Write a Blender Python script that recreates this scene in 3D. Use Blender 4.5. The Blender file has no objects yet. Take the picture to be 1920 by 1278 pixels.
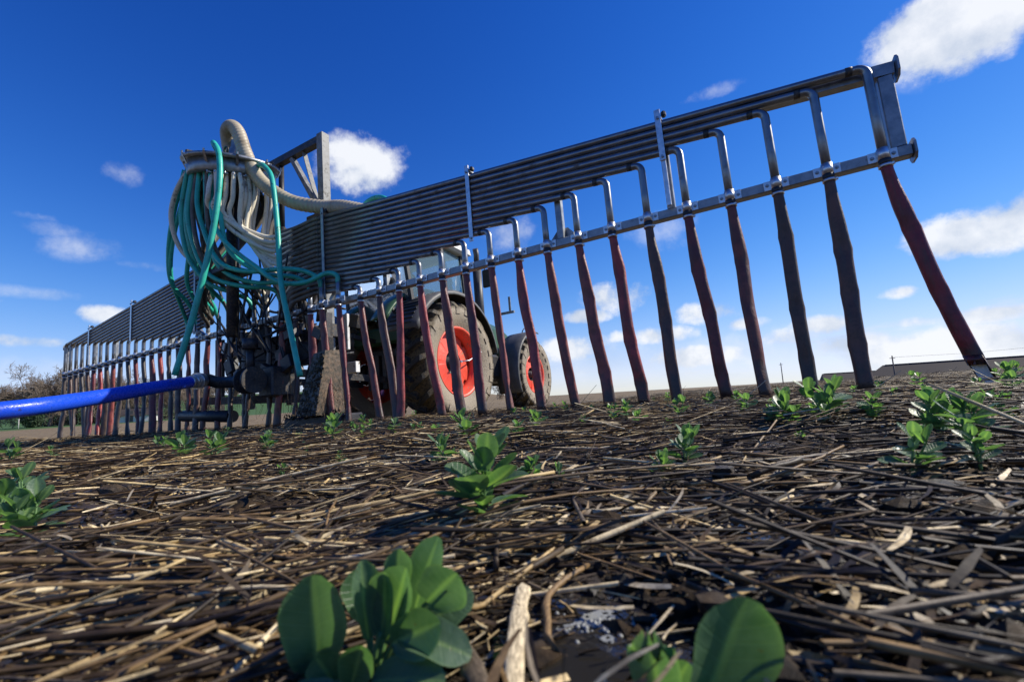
import bpy, math, random
import numpy as np
from mathutils import Vector, Matrix, noise
from math import sin, cos, pi, radians, sqrt, exp

random.seed(7)
rng = np.random.default_rng(7)
scene = bpy.context.scene
COL = scene.collection

# ------------------------------------------------------------------ camera
CAM_Z = 0.12
PITCH, ROLL = radians(6.75), radians(3.28)
cam = bpy.data.cameras.new('camera')
cam.sensor_width = 36.0
cam.lens = 16.0
cam.clip_start = 0.01
cam.clip_end = 6000.0
cam.dof.use_dof = True
cam.dof.focus_distance = 3.0
cam.dof.aperture_fstop = 9.0
cam_ob = bpy.data.objects.new('camera', cam)
COL.objects.link(cam_ob)
fwd = Vector((0, cos(PITCH), sin(PITCH)))
up0 = Vector((0, -sin(PITCH), cos(PITCH)))
right0 = Vector((1, 0, 0))
cr = right0 * cos(ROLL) - up0 * sin(ROLL)
cu = right0 * sin(ROLL) + up0 * cos(ROLL)
mw = Matrix.Identity(4)
for i in range(3):
    mw[i][0], mw[i][1], mw[i][2] = cr[i], cu[i], -fwd[i]
mw[2][3] = CAM_Z
cam_ob.matrix_world = mw
scene.camera = cam_ob

# ------------------------------------------------------------------ sun, exposure
SUN_AZ, SUN_EL = radians(79), radians(38)       # azimuth clockwise from +Y
sun_dir = Vector((sin(SUN_AZ) * cos(SUN_EL), cos(SUN_AZ) * cos(SUN_EL), sin(SUN_EL)))
sun = bpy.data.lights.new('sun', 'SUN')
sun.energy = 5.0
sun.angle = radians(0.53)
sun.color = (1.0, 0.93, 0.81)
sun_ob = bpy.data.objects.new('sun', sun)
sun_ob.rotation_euler = sun_dir.to_track_quat('Z', 'Y').to_euler()
COL.objects.link(sun_ob)
scene.view_settings.view_transform = 'Standard'
scene.view_settings.look = 'None'
scene.view_settings.gamma = 1.0
scene.view_settings.use_curve_mapping = False
scene.view_settings.exposure = 0.25
SKY_STRENGTH = 0.10
scene.cycles.max_bounces = 6
scene.cycles.diffuse_bounces = 3
scene.cycles.glossy_bounces = 3
scene.cycles.transmission_bounces = 4
scene.cycles.transparent_max_bounces = 4
scene.cycles.caustics_reflective = False
scene.cycles.caustics_refractive = False

# ------------------------------------------------------------------ node helper
class N:
    def __init__(s, tree):
        s.t = tree
    def new(s, kind, **kw):
        n = s.t.nodes.new(kind)
        for k, v in kw.items():
            setattr(n, k, v)
        return n
    def put(s, sock, v):
        if isinstance(v, bpy.types.NodeSocket):
            s.t.links.new(v, sock)
        elif v is not None:
            if hasattr(sock.default_value, '__len__') and not hasattr(v, '__len__'):
                v = (v,) * len(sock.default_value)
            if hasattr(v, '__len__') and len(sock.default_value) == 4 and len(v) == 3:
                v = (*v, 1)
            sock.default_value = v
    def m(s, op, a, b=None, c=None, clamp=False):
        n = s.new('ShaderNodeMath', operation=op, use_clamp=clamp)
        for i, v in enumerate((a, b, c)):
            if v is not None:
                s.put(n.inputs[i], v)
        return n.outputs[0]
    def vm(s, op, a, b=None, out=0):
        n = s.new('ShaderNodeVectorMath', operation=op)
        s.put(n.inputs[0], a)
        if b is not None:
            s.put(n.inputs[1], b)
        return n.outputs['Value'] if op in ('DOT_PRODUCT', 'LENGTH', 'DISTANCE') else n.outputs[0]
    def scale(s, a, f):
        n = s.new('ShaderNodeVectorMath', operation='SCALE')
        s.put(n.inputs[0], a); s.put(n.inputs['Scale'], f)
        return n.outputs[0]
    def noise(s, vec=None, scale=5, detail=4, rough=0.55, dist=0.0):
        n = s.new('ShaderNodeTexNoise')
        if vec is not None:
            s.put(n.inputs['Vector'], vec)
        n.inputs['Scale'].default_value = scale
        n.inputs['Detail'].default_value = detail
        n.inputs['Roughness'].default_value = rough
        n.inputs['Distortion'].default_value = dist
        return n.outputs[0]
    def smooth(s, v, lo, hi, a=0.0, b=1.0):
        n = s.new('ShaderNodeMapRange', interpolation_type='SMOOTHSTEP')
        s.put(n.inputs[0], v)
        n.inputs[1].default_value = lo; n.inputs[2].default_value = hi
        n.inputs[3].default_value = a; n.inputs[4].default_value = b
        return n.outputs[0]
    def mix(s, f, a, b, blend='MIX'):
        n = s.new('ShaderNodeMix', data_type='RGBA', blend_type=blend)
        s.put(n.inputs[0], f); s.put(n.inputs[6], a); s.put(n.inputs[7], b)
        return n.outputs[2]
    def sep(s, v):
        n = s.new('ShaderNodeSeparateXYZ'); s.put(n.inputs[0], v); return n.outputs
    def comb(s, x, y, z):
        n = s.new('ShaderNodeCombineXYZ')
        for i, v in enumerate((x, y, z)):
            s.put(n.inputs[i], v)
        return n.outputs[0]
    def coord(s, which='Object'):
        return s.new('ShaderNodeTexCoord').outputs[which]
    def bump(s, h, strength=0.5, dist=0.01):
        n = s.new('ShaderNodeBump'); n.inputs['Strength'].default_value = strength
        n.inputs['Distance'].default_value = dist
        s.put(n.inputs['Height'], h); return n.outputs[0]

# ------------------------------------------------------------------ world: sky with cumulus
world = bpy.data.worlds.new('World')
scene.world = world
world.use_nodes = True
world.cycles.sampling_method = 'MANUAL'
world.cycles.sample_map_resolution = 512
wt = world.node_tree
for n_ in list(wt.nodes):
    wt.nodes.remove(n_)
w = N(wt)
sky = w.new('ShaderNodeTexSky', sky_type='NISHITA')
sky.sun_disc = False
sky.sun_elevation = SUN_EL
sky.sun_rotation = SUN_AZ
sky.altitude = 1200
sky.air_density = 1.0
sky.dust_density = 0.1
sky.ozone_density = 4.0
hs = w.new('ShaderNodeHueSaturation')
hs.inputs['Saturation'].default_value = 1.28
hs.inputs['Hue'].default_value = 0.512
hs.inputs['Value'].default_value = 1.0
w.put(hs.inputs['Color'], sky.outputs[0])
dirv = w.coord('Generated')
def px_dir(u, v):
    xc, yc = (u - 960) / 853.3, -(v - 639) / 853.3
    return (cr * xc + cu * yc + fwd).normalized()
# cumulus seen in this sky: bearing and extent of each one
clouds = [  # u, v, half width, half height (pixel equivalents), tilt deg, strength
    (1790, 60, 128, 82, -28, .9), (1850, 25, 105, 70, -20, .9), (1710, 130, 70, 55, 0, .5),
    (1100, 592, 50, 16, 0, .62), (1230, 628, 80, 20, 0, .6), (1400, 606, 50, 15, 0, .6), (1480, 632, 70, 22, 0, .62), (1600, 642, 90, 26, 0, .64), (1705, 604, 60, 15, 0, .6), (1800, 628, 90, 24, 0, .62), (1900, 642, 90, 30, 0, .64), (1300, 668, 120, 22, 0, .6), (1060, 655, 80, 30, 0, .6),
    (1870, 425, 135, 52, -30, 1.0), (1930, 400, 110, 60, -20, 1.0),
    (690, 315, 92, 58, 15, .58), (1335, 172, 60, 16, -25, .55), (1165, 555, 80, 34, 0, .7),
    (1330, 585, 70, 26, 0, .62), (1690, 548, 36, 16, 0, .6), (1540, 610, 60, 22, 0, .7),
    (1850, 590, 90, 20, 0, .6), (1460, 650, 200, 45, 3, .55), (1760, 650, 220, 46, 3, .6), (1180, 680, 170, 46, 3, .5),
    (160, 460, 70, 34, 10, .5), (230, 330, 34, 30, 20, .42), (60, 405, 70, 14, 0, .4), (190, 592, 45, 22, 0, .6),
    (70, 640, 90, 16, 0, .6), (60, 690, 130, 30, 0, .55), (40, 548, 80, 16, 0, .5), (110, 430, 90, 22, 0, .5), (280, 500, 60, 12, 8, .35), (1250, 430, 70, 46, -35, .42),
    (960, 440, 60, 40, 10, .35), (-150, 560, 120, 40, 0, .6), (2150, 250, 180, 70, -20, .8)]
n1 = w.noise(dirv, 7.5, 8, 0.62)
off = w.vm('ADD', dirv, tuple(sun_dir * 0.035 + Vector((0, 0, 0.02))))
n1b = w.noise(off, 7.0, 3, 0.58)
sx, sy, sz = w.sep(dirv)
az = w.m('ARCTAN2', sx, sy)
azel = w.comb(az, w.m('ARCSINE', sz), 0.0)
best = faint = None
for (u, v, a, b, t, s) in clouds:
    c = px_dir(u, v)
    dist = sqrt(1 + ((u - 960) / 853.3) ** 2 + ((v - 639) / 853.3) ** 2)
    el = math.asin(c.z)
    fa, fb = 853.3 * dist / a * cos(el), 853.3 * dist / b
    vma = w.new('ShaderNodeVectorMath', operation='MULTIPLY_ADD')
    w.put(vma.inputs[0], azel)
    vma.inputs[1].default_value = (fa, fb, 0)
    vma.inputs[2].default_value = (-math.atan2(c.x, c.y) * fa, -el * fb, 0)
    k = 0.5 + 0.5 * s
    e = w.m('MULTIPLY_ADD', w.vm('DOT_PRODUCT', vma.outputs[0], vma.outputs[0]), -k, 2 * k)
    if s < .56: faint = w.m('MAXIMUM', 0.0 if faint is None else faint, e)
    else: best = w.m('MAXIMUM', 0.0 if best is None else best, e)
nz = w.m('SUBTRACT', n1, 0.5)
shape = w.m('MULTIPLY_ADD', nz, 3.6, w.m('SUBTRACT', best, 0.88))
dens_a = w.smooth(shape, 0.0, 0.8)
# scattered fair-weather cumulus over the rest of the sky, thickening towards the horizon
zc = w.m('ADD', w.m('MAXIMUM', sz, 0.0), 0.10)
q = w.comb(w.m('DIVIDE', sx, zc), w.m('DIVIDE', sy, zc), 0.0)
n2 = w.noise(q, 0.95, 6, 0.58)
lowness = w.smooth(sz, 0.02, 0.26, 1.0, 0.0)
thr = w.m('SUBTRACT', n2, w.m('SUBTRACT', 0.72, w.m('MULTIPLY', lowness, 0.20)))
dens_b = w.m('MULTIPLY', w.smooth(thr, 0.0, 0.22), w.smooth(sz, 0.0, 0.03, 0.5, 0.75))
shape_f = w.m('MULTIPLY_ADD', nz, 3.8, w.m('SUBTRACT', faint, 0.80))
dens_f = w.m('MULTIPLY', w.smooth(shape_f, 0.0, 1.4), 0.55)
dens = w.m('MAXIMUM', w.m('MAXIMUM', dens_a, dens_f), dens_b)
dens = w.m('MULTIPLY', dens, 0.95)
lit = w.m('MULTIPLY_ADD', w.m('SUBTRACT', n1, n1b), 2.4, 0.72, clamp=True)
cl_col = w.mix(lit, (0.28 / SKY_STRENGTH, 0.38 / SKY_STRENGTH, 0.54 / SKY_STRENGTH), (0.80 / SKY_STRENGTH, 0.82 / SKY_STRENGTH, 0.86 / SKY_STRENGTH))
gm = w.new('ShaderNodeGamma'); gm.inputs['Gamma'].default_value = 1.45   # deep, contrasty spring sky
w.put(gm.inputs['Color'], w.mix(1.0, hs.outputs[0], (0.06,) * 3, 'MULTIPLY'))
gain = w.mix(1.0, gm.outputs[0], (10.2, 7.7, 7.6), 'MULTIPLY')
den = w.vm('ADD', (1.0, 1.0, 1.0), w.vm('MULTIPLY', gain, (1.15, 1.0, 0.72)))      # soft shoulder so the bright side keeps its blue
skyc = w.scale(w.vm('DIVIDE', gain, den), 1.0 / SKY_STRENGTH)
final = w.mix(dens, skyc, cl_col)
bg = w.new('ShaderNodeBackground')
bg.inputs['Strength'].default_value = SKY_STRENGTH
w.put(bg.inputs['Color'], final)
wo = w.new('ShaderNodeOutputWorld')
wt.links.new(bg.outputs[0], wo.inputs['Surface'])

# ------------------------------------------------------------------ object helpers
def tag(o, label=None, cat=None, group=None, kind=None):
    if label: o['label'] = label
    if cat: o['category'] = cat
    if group: o['group'] = group
    if kind: o['kind'] = kind
    return o

def empty(name, mat=None, parent=None):
    o = bpy.data.objects.new(name, None)
    o.empty_display_size = 0.1
    COL.objects.link(o)
    if parent: o.parent = parent
    if mat is not None: o.matrix_world = mat
    return o

def link(name, me, parent=None):
    o = bpy.data.objects.new(name, me)
    COL.objects.link(o)
    if parent: o.parent = parent
    return o

def catmull(pts, sub=6):
    P = [Vector(p) for p in pts]
    P = [P[0] * 2 - P[1]] + P + [P[-1] * 2 - P[-2]]
    out = []
    for i in range(1, len(P) - 2):
        p0, p1, p2, p3 = P[i - 1:i + 3]
        for j in range(sub):
            t = j / sub
            out.append(0.5 * ((2 * p1) + (p2 - p0) * t + (2 * p0 - 5 * p1 + 4 * p2 - p3) * t * t + (3 * p1 - p0 - 3 * p2 + p3) * t ** 3))
    out.append(P[-2])
    return out

class MB:
    def __init__(s):
        s.v, s.f, s.sm = [], [], []
    def add(s, vs, fs, smooth=False):
        b = len(s.v)
        s.v += [tuple(x) for x in vs]
        s.f += [[i + b for i in f] for f in fs]
        s.sm += [smooth] * len(fs)
        return s
    def box(s, lo, hi, bev=0.0, rot=None, about=None):
        x0, y0, z0 = lo; x1, y1, z1 = hi
        if bev <= 0:
            vs = [(x, y, z) for z in (z0, z1) for y in (y0, y1) for x in (x0, x1)]
            fs = [(0, 2, 3, 1), (4, 5, 7, 6), (0, 1, 5, 4), (2, 6, 7, 3), (0, 4, 6, 2), (1, 3, 7, 5)]
        else:
            c = bev; vs = []; idx = {}
            for sxx in (0, 1):
                for syy in (0, 1):
                    for szz in (0, 1):
                        X, Y, Z = (x0, x1)[sxx], (y0, y1)[syy], (z0, z1)[szz]
                        dx, dy, dz = (c, -c)[sxx], (c, -c)[syy], (c, -c)[szz]
                        idx[(sxx, syy, szz)] = len(vs)
                        vs += [(X, Y + dy, Z + dz), (X + dx, Y, Z + dz), (X + dx, Y + dy, Z)]
            I = lambda a, b, c_, k: idx[(a, b, c_)] + k
            fs = []
            for a in (0, 1):
                fs.append([I(a, 0, 0, 0), I(a, 1, 0, 0), I(a, 1, 1, 0), I(a, 0, 1, 0)])
                fs.append([I(0, a, 0, 1), I(1, a, 0, 1), I(1, a, 1, 1), I(0, a, 1, 1)])
                fs.append([I(0, 0, a, 2), I(1, 0, a, 2), I(1, 1, a, 2), I(0, 1, a, 2)])
            for a in (0, 1):
                for b in (0, 1):
                    fs.append([I(a, b, 0, 0), I(a, b, 1, 0), I(a, b, 1, 1), I(a, b, 0, 1)])
                    fs.append([I(a, 0, b, 0), I(a, 1, b, 0), I(a, 1, b, 2), I(a, 0, b, 2)])
                    fs.append([I(0, a, b, 1), I(1, a, b, 1), I(1, a, b, 2), I(0, a, b, 2)])
            for k_ in idx.values():
                fs.append([k_, k_ + 1, k_ + 2])
        if rot is not None:
            about = Vector(about or [(a + b) / 2 for a, b in zip(lo, hi)])
            vs = [tuple(rot @ (Vector(p) - about) + about) for p in vs]
        return s.add(vs, fs)
    def bar(s, a, b, wx, wy, upv=(0, 0, 1)):
        """square bar from a to b"""
        a, b = Vector(a), Vector(b)
        d = (b - a).normalized(); uv = Vector(upv)
        if abs(d.dot(uv)) > 0.98: uv = Vector((0, 1, 0))
        sx_ = d.cross(uv).normalized(); sy_ = sx_.cross(d)
        vs = []
        for p in (a, b):
            for i, j in ((-1, -1), (1, -1), (1, 1), (-1, 1)):
                vs.append(p + sx_ * i * wx / 2 + sy_ * j * wy / 2)
        return s.add(vs, [(0, 3, 2, 1), (4, 5, 6, 7), (0, 1, 5, 4), (1, 2, 6, 5), (2, 3, 7, 6), (3, 0, 4, 7)])
    def tube(s, pts, r, n=10, cap=True, smooth=True):
        P = [Vector(p) for p in pts]
        m = len(P)
        R = r if hasattr(r, '__len__') else [r] * m
        T = [(P[min(i + 1, m - 1)] - P[max(i - 1, 0)]).normalized() for i in range(m)]
        a = Vector((0, 0, 1)) if abs(T[0].z) < 0.9 else Vector((0, 1, 0))
        u = T[0].cross(a).normalized()
        vs = []
        for i in range(m):
            u = (u - T[i] * u.dot(T[i])).normalized()
            vv = T[i].cross(u)
            for k in range(n):
                an = 2 * pi * k / n
                vs.append(P[i] + (u * cos(an) + vv * sin(an)) * R[i])
        fs = [[i * n + k, i * n + (k + 1) % n, (i + 1) * n + (k + 1) % n, (i + 1) * n + k] for i in range(m - 1) for k in range(n)]
        b = len(s.v)
        s.add(vs, fs, smooth)
        if cap:
            s.f += [[b + k for k in reversed(range(n))], [b + (m - 1) * n + k for k in range(n)]]
            s.sm += [False, False]
        return s
    def lathe(s, prof, n=32, axis='X', center=(0, 0, 0), closed=False, smooth=True):
        """prof: (axial, radius) pairs"""
        vs = []
        for (a, r) in prof:
            for k in range(n):
                t = 2 * pi * k / n
                c, d = r * cos(t), r * sin(t)
                p = {'X': (a, c, d), 'Y': (d, a, c), 'Z': (c, d, a)}[axis]
                vs.append((p[0] + center[0], p[1] + center[1], p[2] + center[2]))
        m = len(prof)
        fs = [[i * n + k, i * n + (k + 1) % n, (i + 1) % m * n + (k + 1) % n, (i + 1) % m * n + k] for i in range(m if closed else m - 1) for k in range(n)]
        return s.add(vs, fs, smooth)
    def mesh(s, name, mat):
        me = bpy.data.meshes.new(name)
        me.from_pydata(s.v, [], s.f)
        me.polygons.foreach_set('use_smooth', s.sm)
        if mat: me.materials.append(mat)
        me.validate(); me.update()
        return me
    def build(s, name, mat, parent=None):
        return link(name, s.mesh(name, mat), parent)

def np_mesh(name, verts, quads, mat, smooth=False, colors=None, tris=None):
    me = bpy.data.meshes.new(name)
    nq = 0 if quads is None else len(quads)
    nt = 0 if tris is None else len(tris)
    me.vertices.add(len(verts))
    me.vertices.foreach_set('co', np.asarray(verts, np.float32).ravel())
    loops = []
    if nq: loops.append(np.asarray(quads, np.int32).ravel())
    if nt: loops.append(np.asarray(tris, np.int32).ravel())
    loops = np.concatenate(loops)
    me.loops.add(len(loops)); me.loops.foreach_set('vertex_index', loops)
    me.polygons.add(nq + nt)
    starts = np.concatenate([np.arange(nq) * 4, nq * 4 + np.arange(nt) * 3]).astype(np.int32)
    tot = np.concatenate([np.full(nq, 4), np.full(nt, 3)]).astype(np.int32)
    me.polygons.foreach_set('loop_start', starts)
    me.polygons.foreach_set('loop_total', tot)
    me.polygons.foreach_set('use_smooth', np.full(nq + nt, smooth))
    if colors is not None:
        at = me.color_attributes.new('Col', 'FLOAT_COLOR', 'POINT')
        at.data.foreach_set('color', np.asarray(colors, np.float32).ravel())
    if mat: me.materials.append(mat)
    me.update(calc_edges=True); me.validate()
    return me

# ------------------------------------------------------------------ materials
MATS = {}
def material(name):
    m = bpy.data.materials.new(name)
    m.use_nodes = True
    nt = m.node_tree
    b = nt.nodes.get('Principled BSDF')
    MATS[name] = m
    return m, N(nt), b

def simple(name, col, rough=0.5, metal=0.0, var=0.25, scale=8, bump=0.0, dirt=None, dirt_lo=0.55, dirt_hi=0.65, dirt_scale=30, objcol=False, coat=0.0, spec=0.5):
    m, n, b = material(name)
    co = n.coord()
    base = n.new('ShaderNodeObjectInfo').outputs['Color'] if objcol else col
    f = n.noise(co, scale, 5, 0.6)
    c1 = n.mix(1.0, base, (1 - var,) * 3, 'MULTIPLY')
    c2 = n.mix(1.0, base, (1 + var,) * 3, 'MULTIPLY')
    c = n.mix(n.smooth(f, 0.3, 0.7), c1, c2)
    r = n.m('MULTIPLY_ADD', f, 0.3, rough - 0.15)
    if dirt:
        d = n.noise(co, dirt_scale, 6, 0.65)
        d2 = n.noise(co, dirt_scale * 0.13, 3, 0.5)
        dd = n.smooth(n.m('MULTIPLY_ADD', d2, 0.5, n.m('SUBTRACT', d, 0.25)), dirt_lo, dirt_hi)
        c = n.mix(dd, c, dirt)
        n.put(b.inputs['Metallic'], n.m('MULTIPLY', n.m('SUBTRACT', 1.0, dd), metal))
        r = n.m('MAXIMUM', r, n.m('MULTIPLY', dd, 0.75))
    else:
        b.inputs['Metallic'].default_value = metal
    n.put(b.inputs['Base Color'], c)
    n.put(b.inputs['Roughness'], r)
    b.inputs['Coat Weight'].default_value = coat
    b.inputs['Specular IOR Level'].default_value = spec
    if bump:
        n.put(b.inputs['Normal'], n.bump(n.noise(co, scale * 4, 6, 0.65), bump, 0.01))
    return m

M_galv = simple('galvanised_steel', (0.27, 0.285, 0.30), 0.42, 0.7, 0.22, 14, 0.06, dirt=(0.12, 0.10, 0.075), dirt_lo=0.62, dirt_hi=0.85, dirt_scale=22)
M_pipe = simple('galvanised_pipe', (0.235, 0.245, 0.26), 0.36, 0.85, 0.14, 5, 0.03, dirt=(0.085, 0.078, 0.068), dirt_lo=0.52, dirt_hi=0.85, dirt_scale=12)
M_dark = simple('dark_dirty_steel', (0.035, 0.036, 0.04), 0.5, 0.3, 0.4, 9, 0.25, dirt=(0.10, 0.075, 0.05), dirt_lo=0.52, dirt_hi=0.66, dirt_scale=40)
M_black = simple('black_rubber', (0.018, 0.018, 0.02), 0.5, 0.0, 0.3, 15, 0.1)
M_teal = simple('teal_hose', (0.032, 0.44, 0.335), 0.42, 0.0, 0.16, 6, 0.03, dirt=(0.02, 0.035, 0.028), dirt_lo=0.62, dirt_hi=0.68, dirt_scale=70)
M_cream = simple('cream_hose', (0.72, 0.66, 0.52), 0.5, 0.0, 0.15, 5, 0.03, dirt=(0.20, 0.165, 0.11), dirt_lo=0.56, dirt_hi=0.74, dirt_scale=24)
M_greyhose = simple('muddy_grey_hose', (0.12, 0.105, 0.085), 0.55, 0.0, 0.4, 7, 0.1, dirt=(0.05, 0.04, 0.03), dirt_lo=0.5, dirt_hi=0.7, dirt_scale=25)
M_worn = simple('worn_grey_steel', (0.20, 0.205, 0.205), 0.62, 0.25, 0.3, 16, 0.12, dirt=(0.09, 0.085, 0.075), dirt_lo=0.50, dirt_hi=0.75, dirt_scale=30)
M_bolt = simple('bolt_steel', (0.30, 0.30, 0.31), 0.35, 0.9, 0.3, 40)
M_strap = simple('bright_zinc', (0.62, 0.63, 0.64), 0.36, 0.85, 0.15, 20, 0.04, dirt=(0.14, 0.12, 0.09), dirt_lo=0.68, dirt_hi=0.8, dirt_scale=30)
M_white = simple('white_paint', (0.72, 0.72, 0.69), 0.45, 0.0, 0.1, 8, 0.05, dirt=(0.2, 0.16, 0.11), dirt_lo=0.62, dirt_hi=0.72, dirt_scale=18)
M_rimred = simple('red_rim_paint', (0.80, 0.085, 0.042), 0.45, 0.0, 0.15, 4, 0.05, dirt=(0.28, 0.19, 0.12), dirt_lo=0.56, dirt_hi=0.72, dirt_scale=26)
M_green = simple('green_tractor_paint', (0.045, 0.105, 0.05), 0.35, 0.0, 0.12, 4, 0.02, dirt=(0.22, 0.19, 0.13), dirt_lo=0.66, dirt_hi=0.8, dirt_scale=14)
M_fender = simple('grey_fender_plastic', (0.085, 0.085, 0.082), 0.55, 0.0, 0.2, 6, 0.08, dirt=(0.19, 0.165, 0.125), dirt_lo=0.55, dirt_hi=0.8, dirt_scale=9)
M_mud = simple('mud_splattered_plate', (0.15, 0.098, 0.055), 0.45, 0.0, 0.3, 5, 0.5, dirt=(0.030, 0.027, 0.017), dirt_lo=0.30, dirt_hi=0.62, dirt_scale=24)
M_bark = simple('bark', (0.16, 0.125, 0.095), 0.85, 0.0, 0.3, 0.8)
M_twig = simple('bare_twigs', (0.20, 0.155, 0.115), 0.85, 0.0, 0.3, 0.3)
M_wood = simple('weathered_pole', (0.10, 0.09, 0.08), 0.8, 0.0, 0.2, 3)
M_roof = simple('dark_brown_roof_tiles', (0.045, 0.034, 0.027), 0.8, 0.0, 0.2, 0.6, 0.2)
M_wall = simple('brick_wall', (0.26, 0.16, 0.11), 0.85, 0.0, 0.2, 1.0)
M_render = simple('pale_render', (0.62, 0.6, 0.55), 0.8, 0.0, 0.1, 1.0)
M_everg = simple('evergreen_leaves', (0.028, 0.055, 0.022), 0.7, 0.0, 0.4, 1.2)

# red lay-flat drop hose: colour per hose, muddy towards the outlet end
def make_hose_mat():
    m, n, b = material('layflat_rubber')
    co = n.coord()
    oc = n.new('ShaderNodeObjectInfo').outputs['Color']
    z = n.sep(co)[2]
    f = n.noise(co, 9, 6, 0.65)
    f2 = n.noise(n.vm('MULTIPLY', co, (30, 30, 4)), 1.0, 5, 0.6)
    c = n.mix(n.smooth(f, 0.35, 0.65), n.mix(1.0, oc, (0.62, 0.62, 0.62), 'MULTIPLY'), n.mix(1.0, oc, (1.2, 1.2, 1.2), 'MULTIPLY'))
    c = n.mix(n.smooth(f2, 0.5, 0.75, 0.0, 0.65), c, (0.075, 0.058, 0.043))
    mudz = n.m('MULTIPLY_ADD', f, 0.55, z)
    c = n.mix(n.smooth(mudz, 0.30, 0.58, 0.85, 0.0), c, (0.040, 0.031, 0.022))
    n.put(b.inputs['Base Color'], c)
    n.put(b.inputs['Roughness'], n.m('MULTIPLY_ADD', f, 0.4, 0.24))
    n.put(b.inputs['Normal'], n.bump(n.m('ADD', n.noise(co, 45, 6, 0.65), n.m('MULTIPLY', f2, 0.7)), 0.35, 0.008))
    return m
M_layflat = make_hose_mat()

def make_ribbed(name, col, dirt):
    m, n, b = material(name)
    co = n.coord()
    f = n.noise(co, 5, 5, 0.6)
    c = n.mix(n.smooth(f, 0.45, 0.75), col, dirt)
    n.put(b.inputs['Base Color'], c)
    b.inputs['Roughness'].default_value = 0.5
    return m
M_rib = make_ribbed('ribbed_suction_hose', (0.44, 0.38, 0.27), (0.27, 0.21, 0.13))

def make_blue():
    m, n, b = material('blue_layflat_hose')
    co = n.coord()
    sp = n.noise(co, 55, 3, 0.6)
    d = n.noise(co, 16, 6, 0.7)
    c = n.mix(n.smooth(d, 0.60, 0.70, 0.0, 0.8), n.mix(n.noise(co, 3.0, 4, .6), (0.010, 0.060, 0.58), (0.018, 0.095, 0.78)), (0.03, 0.03, 0.05))
    n.put(b.inputs['Base Color'], c)
    n.put(b.inputs['Roughness'], n.smooth(sp, 0.4, 0.62, 0.42, 0.16))
    n.put(b.inputs['Normal'], n.bump(n.noise(co, 90, 4, 0.6), 0.35, 0.004))
    return m
M_blue = make_blue()

def make_tyre():
    m, n, b = material('muddy_tyre_rubber')
    co = n.coord()
    x, y, z = n.sep(co)
    r = n.m('SQRT', n.m('ADD', n.m('MULTIPLY', y, y), n.m('MULTIPLY', z, z)))
    f = n.noise(co, 6, 7, 0.7)
    f2 = n.noise(co, 26, 6, 0.7)
    oc = n.new('ShaderNodeObjectInfo').outputs['Color']
    rr = n.m('DIVIDE', r, n.sep(oc)[0])          # radius as a share of the tyre radius
    side = n.smooth(rr, 0.86, 0.90, 1.0, 0.0)    # dry mud on the sidewall
    side = n.m('MULTIPLY', side, n.smooth(f, 0.30, 0.46, 0.45, 1.0))
    clod = n.m('MULTIPLY', n.smooth(n.m('ABSOLUTE', n.m('SUBTRACT', rr, 0.91)), 0.03, 0.07, 1.0, 0.0), n.smooth(f2, 0.40, 0.52))
    tread = n.smooth(f, 0.50, 0.62, 0.0, 0.8)
    c = n.mix(tread, (0.020, 0.020, 0.021), (0.075, 0.062, 0.045))
    c = n.mix(side, c, n.mix(f2, (0.22, 0.18, 0.125), (0.37, 0.31, 0.22)))
    c = n.mix(clod, c, n.mix(f, (0.09, 0.065, 0.035), (0.20, 0.155, 0.085)))
    n.put(b.inputs['Base Color'], c)
    n.put(b.inputs['Roughness'], n.m('MULTIPLY_ADD', f, 0.3, 0.5))
    n.put(b.inputs['Normal'], n.bump(n.noise(co, 30, 7, 0.75), 0.6, 0.03))
    return m
M_tyre = make_tyre()

def make_glass():
    m, n, b = material('cab_glass')
    b.inputs['Base Color'].default_value = (0.55, 0.78, 0.80, 1)
    b.inputs['Roughness'].default_value = 0.04
    b.inputs['Transmission Weight'].default_value = 0.85
    b.inputs['IOR'].default_value = 1.45
    return m
M_glass = make_glass()

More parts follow.
